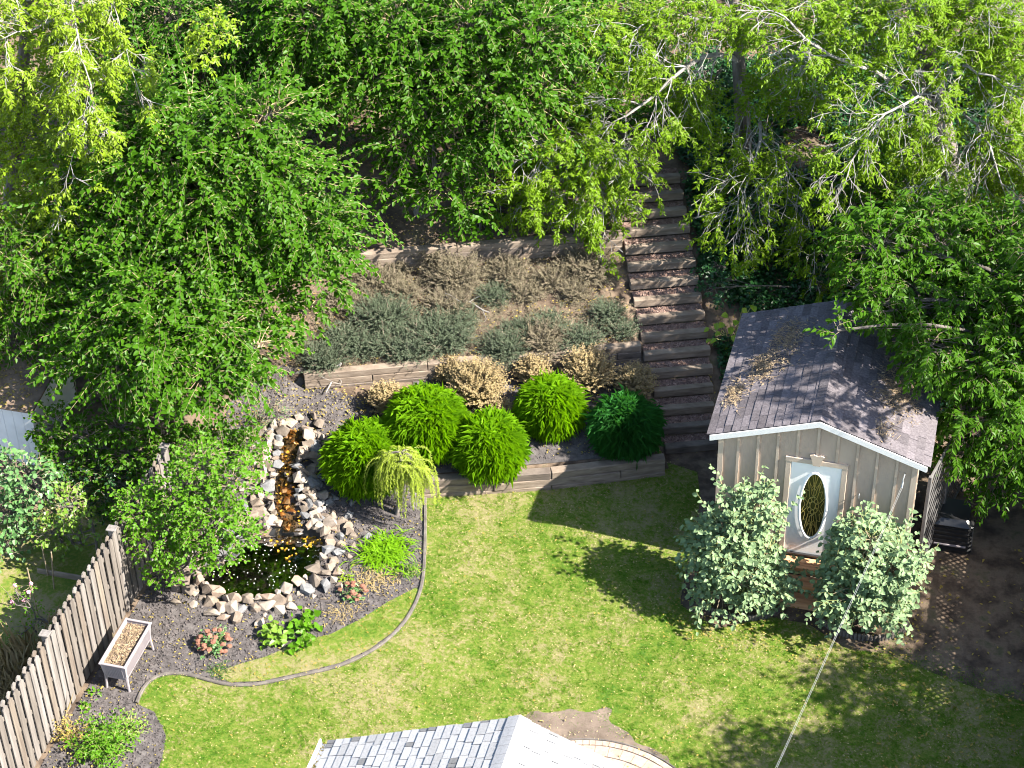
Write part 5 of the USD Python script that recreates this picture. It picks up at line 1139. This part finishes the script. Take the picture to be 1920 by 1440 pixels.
# maple-leaved shrub over the pond and climbers on the fence
SHR = dict(dens=62, length=(.22, .5), spacing=.042, droop=.5, spread=.85, tip_down=.25, up=.3)
tree('leafy_shrub', 'big bright green shrub leaning over the pond', on_ground(330, 1095), .7,
     [(350, 930, 0, .62), (300, 1000, .2, .62), (400, 985, .3, .66), (350, 1050, .55, .45), (260, 960, .1, .42), (440, 900, 0, .42), (450, 1000, .45, .35), (370, 870, -.2, .42), (300, 1075, .6, .25), (420, 1045, .6, .3)],
     'leaf_bright', oval_leaf(.85), .068, 610, r0=.06, cat='shrub', group='shrubs around the pond', **SHR)
tree('leafy_shrub', 'darker green shrub behind the pond shrub at the fence', on_ground(250, 930), .5,
     [(250, 850, 0, .5), (180, 880, 0, .4), (330, 840, -.1, .45), (150, 820, -.1, .35), (210, 930, .2, .4), (420, 830, 0, .4), (120, 860, -.2, .45), (300, 900, .1, .5), (370, 840, .1, .45), (460, 850, .2, .4), (230, 800, -.2, .45), (100, 800, -.3, .4)],
     'leaf_mulberry', oval_leaf(.85), .075, 611, r0=.05, cat='shrub', group='shrubs around the pond', **SHR)
tree('leafy_shrub', 'small grey-green shrub above the waterfall stones', on_ground(510, 800), .2, [(510, 775, 0, .26), (480, 800, .1, .22)], 'leaf_pale', oval_leaf(.5), .035, 612, r0=.02, cat='shrub', group='shrubs around the pond', **SHR)
tree('climber_bush', 'pale green broad-leaved climber in the left neighbour yard', np.array([-11.6, -2.4, 0]), .8,
     [(20, 880, 0, .35), (55, 900, .1, .42), (20, 970, .2, .55), (70, 960, .1, .4), (10, 1030, .4, .3), (-20, 930, 0, .4)], 'leaf_pale', oval_leaf(.85), .095, 613, r0=.04, cat='bush', group='plants in the neighbour yard', dens=42, length=(.3, .55), spacing=.07, droop=.7)
tree('maple_sapling', 'yellow-green sapling by the fence in the neighbour yard', np.array([-10.8, -2.6, 0]), .9,
     [(125, 950, 0, .4), (150, 990, .1, .3), (95, 1000, .1, .3), (130, 1020, .2, .22)], 'leaf_lime', oval_leaf(.9), .075, 614, r0=.03, cat='tree', group='plants in the neighbour yard', dens=44, length=(.25, .45), spacing=.06, droop=.6)
tree('dark_bush', 'dark green bush in the shade behind the fence top', np.array([-10.5, -1.3, 0]), .5, [(150, 1050, .4, .35), (200, 900, 0, .4), (130, 880, -.2, .4), (190, 960, .1, .35)], 'leaf_ivy', oval_leaf(.7), .06, 615, r0=.03, cat='bush', group='plants in the neighbour yard', **SHR)
tree('rose_bush', 'straggly rose bush with pink blooms beyond the fence', on_ground(70, 1190), .3, [(50, 1130, 0, .3), (90, 1165, .1, .3), (40, 1190, .2, .3), (30, 1110, 0, .2)], 'leaf_bright', oval_leaf(.6), .05, 616, r0=.02, cat='bush', group='plants in the neighbour yard', dens=22, length=(.2, .45), spacing=.05, droop=.4)
ro = stage.GetPrimAtPath('/World/rose_bush'); r = np.random.default_rng(617); bs = on_ground(70, 1190)
for px, py in ((58, 1094), (28, 1097), (22, 1128), (53, 1110), (45, 1125)):
    q = on_plane(px, py, bs); h_ = trimesh.creation.icosphere(1, .035); obj('bloom', (np.array(h_.vertices) * r.uniform(.7, 1.2, (len(h_.vertices), 1)) + q, np.array(h_.faces)), 'pink_petal', ro)
for i_, ((x0, y0), (x1, y1), lab) in enumerate((((78, 1022), (90, 1080), 'thin pink plant stake nearest the fence'), ((96, 1035), (101, 1105), 'thin pink stake right of the other stakes'), ((51, 1065), (70, 1150), 'long pink stake among the roses'))):
    g = on_ground(x1, y1); tp_ = on_plane(x0, y0, g); tag(obj('plant_stake', tube([g - [0, 0, .05], tp_], .012, 6), 'pink_petal' if i_ == 9 else 'twig'), lab, 'stake', 'garden stakes in the neighbour yard')
tag(obj('raised_bed_board', oblock((on_ground(88, 1078) + on_ground(146, 1088)) / 2 + [0, 0, .05], unit(on_ground(146, 1088) - on_ground(88, 1078)), np.cross(EZ, unit(on_ground(146, 1088) - on_ground(88, 1078))), EZ, .95, .04, .15, .004), 'timber'), 'grey board edge of the neighbour garden bed', 'board')
# tall dry grass beyond the fence
r = np.random.default_rng(620); n = 900; g = on_ground(25, 1290)
p0 = g + r.normal(0, .38, (n, 3)) * [1, 1.3, 0]; p0[:, 2] = height(p0[:, 0], p0[:, 1]); lv = Bag(); a = r.uniform(0, 2 * PI, n)
lv.add(*scatter(narrow_leaf(.05), p0, np.column_stack([np.cos(a) * .7, np.sin(a) * .7, np.ones(n)]), r.normal(0, 1, (n, 3)), r.uniform(.25, .7, n)))
tag(obj('tall_dry_grass', lv.mesh(), 'leaf_straw', None, False, 'stuff'), 'tall straw coloured grass behind the fence at the left edge', 'tall grass')

# the neighbour's white shed at the left edge
ws = thing('white_shed', 'small white metal shed with leaf-covered roof at the left edge', 'shed', (-12.52, -1.08, 0))
fr_d = unit(np.array([-12.52 + 13.12, -1.08 + 1.09, 0])); 
for k in range(8): obj('wall_panel', box(-1.6 + k * .2, -1.6 + k * .2 + .194, 0, .03, -.1, 1.98), 'white_siding', ws)
for k in range(8): obj('wall_panel', box(-.03, 0, .035 + k * .2, .035 + k * .2 + .194, -.1, 1.98 + .035 * (k + .5)), 'white_siding', ws)
obj('wall_panel', box(-1.6, -.04, 1.6, 1.64, -.1, 2.2), 'white_siding', ws)
obj('roof', oblock((-.78, .80, 2.13), (1, 0, 0), unit(np.array([0, 1, .17])), np.cross((1., 0, 0), unit(np.array([0, 1, .17]))), 1.76, 1.9, .05, .01), 'soil', ws)
q = r.uniform([-1.6, -.1], [.05, 1.7], (700, 2)); obj('roof_litter', flat_leaves(r, q, .07, oval_leaf(.5), 2.0 + .02, lambda x, y: .17 * y, .4), 'leaf_fallen', ws, False, 'stuff')

# small garden plants in the pond bed
def small(name, label, px, py, h_px, R, mat, tm, size, seed, n=60, cat='plant', L=.35, spacing=.05, droop=.5, twig='green_twig', group='small plants in the pond bed', low=.0, spread=.8, tip=.2, flowers=None):
    g = on_ground(px, py); rng = place(seed); t = thing(name, label, cat, group=group); lv, tw = Bag(), Bag()
    d = blob_points(rng, n, low); p0 = g + np.column_stack([rng.normal(0, R * .35, (n, 2)), np.zeros(n)])
    shoots(rng, p0, d + [0, 0, .35], rng.uniform(.6, 1.1, n) * L, lv, tw, tm, size, spacing=spacing, droop=droop, twig_r=.005, steps=5, bare=.25, spread=spread, tip_down=tip)
    obj('stems', tw.mesh(), twig, t, False, 'stuff'); obj('foliage', lv.mesh(), mat, t, False, 'stuff')
    if flowers:
        for k in range(flowers):
            dd = blob_points(rng, 1, .1)[0]; c_ = g + dd * np.array([R * 1.15, R * 1.0, L * .8]) + [0, 0, L * .12]
            h_ = trimesh.creation.icosphere(1, .06); hv = np.array(h_.vertices) * [.8, .8, .45] * rng.uniform(.75, 1.2, (len(h_.vertices), 1))
            obj('flower_head', (hv + c_, np.array(h_.faces)), 'sedum_flower', t)
    return t
small('sedum_plant', 'rust-red flowering sedum in the mulch left of the lawn curve', 402, 1212, 60, .26, 'leaf_pale', oval_leaf(.6), .06, 701, 50, L=.34, flowers=30)
small('sedum_plant', 'fading orange sedum right of the pond stones', 662, 1118, 50, .22, 'leaf_pale', oval_leaf(.6), .05, 702, 40, L=.28, flowers=16)
small('leafy_plant', 'yellow-green leafy plant in the mulch below the pond, left one', 510, 1200, 60, .2, 'leaf_lime', oval_leaf(.8), .12, 703, 26, L=.34, spacing=.07)
small('leafy_plant', 'glossy green leafy plant below the pond, right upper one', 570, 1178, 60, .2, 'leaf_bright', oval_leaf(.85), .14, 704, 26, L=.36, spacing=.08)
small('leafy_plant', 'green leafy plant below the pond, nearest the lawn', 565, 1212, 50, .18, 'leaf_bright', oval_leaf(.8), .12, 705, 22, L=.32, spacing=.07)
small('low_weed', 'small green weed at the lawn edge right of the pond', 775, 1075, 40, .16, 'leaf_bright', oval_leaf(.5), .04, 706, 50, L=.2, spacing=.03)
small('low_weed', 'tuft of green yellow leaves in the pond stones', 650, 1088, 30, .1, 'leaf_yellow', oval_leaf(.5), .06, 707, 20, L=.2, spacing=.05)
small('mixed_bush', 'bushy green and yellow plant at the foot of the fence', 195, 1405, 90, .42, 'leaf_bright', oval_leaf(.6), .065, 708, 170, 'bush', L=.62, spacing=.05, droop=.8)
small('mixed_bush', 'withered brown plant against the fence base', 130, 1385, 60, .22, 'leaf_fallen', oval_leaf(.5), .05, 709, 70, 'bush', L=.42, twig='dry_twig')
small('mixed_bush', 'pale yellow-green plant right of the fence bush', 240, 1370, 60, .25, 'leaf_lime', oval_leaf(.6), .05, 710, 60, 'bush', L=.38)
small('low_weed', 'green seedling at the fence foot beside the planter', 178, 1302, 20, .07, 'leaf_bright', oval_leaf(.7), .07, 711, 12, L=.18)
small('low_weed', 'green seedling at the fence foot below the planter', 160, 1330, 20, .07, 'leaf_bright', oval_leaf(.7), .07, 712, 12, L=.18)
small('grass_tuft', 'low grassy weeds inside the lawn curve', 410, 1262, 40, .25, 'blade_green', narrow_leaf(.1), .10, 713, 90, L=.12, spacing=.04)
# strap-leaved daylily and dead stalks
def straps(name, label, px, py, n, L, w, mat, seed, R=.18, droop=1.2, cat='plant'):
    g = on_ground(px, py); rng = place(seed); b = Bag(); K = 6
    a = rng.uniform(0, 2 * PI, n); d = np.column_stack([np.cos(a), np.sin(a), rng.uniform(.5, 1.6, n)]); p = g + np.column_stack([rng.normal(0, R, (n, 2)), np.zeros(n)]); l = L * rng.uniform(.6, 1.1, n)
    s = unit(np.cross(d, [0, 0, 1.])); rows = []
    for k in range(K + 1):
        wk = w * (1 - (k / K) ** 2) + .001; rows.append(np.stack([p - s * wk / 2, p + s * wk / 2], 1)); d = unit(d) + np.array([0, 0, -droop / K * (k + 1) * .5]); p = p + unit(d) * (l / K)[:, None]
    v = np.stack(rows, 1).reshape(n, -1, 3); f = np.array([q for k in range(K) for q in ([2 * k, 2 * k + 1, 2 * k + 3], [2 * k, 2 * k + 3, 2 * k + 2])])
    t = thing(name, label, cat); obj('foliage', (v.reshape(-1, 3), (f[None] + (np.arange(n) * 2 * (K + 1))[:, None, None]).reshape(-1, 3)), mat, t, False, 'stuff')
straps('daylily_clump', 'bright green strap-leaved daylily clump between the pond and the lawn', 722, 1040, 380, .52, .022, 'frond_gold', 720, .2)
straps('dead_stalks', 'heap of pale dead stalks below the daylily clump', 705, 1085, 260, .35, .012, 'leaf_straw', 721, .2, 3.0)
straps('dead_stalks', 'pale dead stalks beside the pond stones above the sedum', 640, 1150, 110, .28, .010, 'leaf_straw', 722, .14, 2.5)
# hosta by the stairs: every leaf a part
hp = thing('hosta_plant', 'lime green heart-leaved plant between the stairs and the shed roof', 'plant'); rng = place(730); g = on_ground(1372, 640)
for k, (px, py, s) in enumerate(((1330, 615, .14), (1345, 605, .16), (1343, 635, .15), (1356, 605, .17), (1365, 590, .16), (1372, 612, .17), (1332, 635, .13), (1392, 577, .18), (1410, 572, .2), (1380, 600, .17), (1376, 628, .16), (1385, 618, .16), (1362, 650, .14), (1400, 590, .18), (1350, 622, .13))):
    q = on_plane(px, py, g, rng.uniform(-.05, .25)); dn = unit(np.array([(px - 1375) * .02, -.6, -.35]) + rng.normal(0, .3, 3))
    v, f = scatter(oval_leaf(.82, .06, .18), q[None], dn[None], np.array([[0, -.35, 1.]]) + rng.normal(0, .25, (1, 3)), np.array([s]))
    obj('leaf', (v, f), 'leaf_hosta', hp)
    obj('stalk', frustum_segments(g + rng.normal(0, .05, 3) * [1, 1, 0], q, .008, .005, 4), 'green_twig', hp)
# dead branches lying about
for i_, (pts, lab) in enumerate((([(640, 690), (630, 710), (620, 730), (612, 745)], 'forked dead branch leaning over the left end of the middle wall'), ([(848, 580), (880, 575), (905, 590), (918, 595)], 'pale dead branch lying on the junipers'))):
    p = np.array([on_ground(*q) + [0, 0, .12] for q in pts]); t = thing('dead_branch', lab, 'branch'); rng = place(740 + i_)
    b = obj('branch', tube(curve(p, 10), np.linspace(.022, .01, 10), 6), 'pale_bark', t)
    for k in range(5):
        q = p[rng.integers(0, 3)]; obj('twig', Bag().add(*tube(curve([q, q + rng.normal(0, .12, 3), q + rng.normal(0, .25, 3) * [1, 1, .4]], 5), np.linspace(.009, .004, 5), 4)).mesh(), 'pale_bark', t)
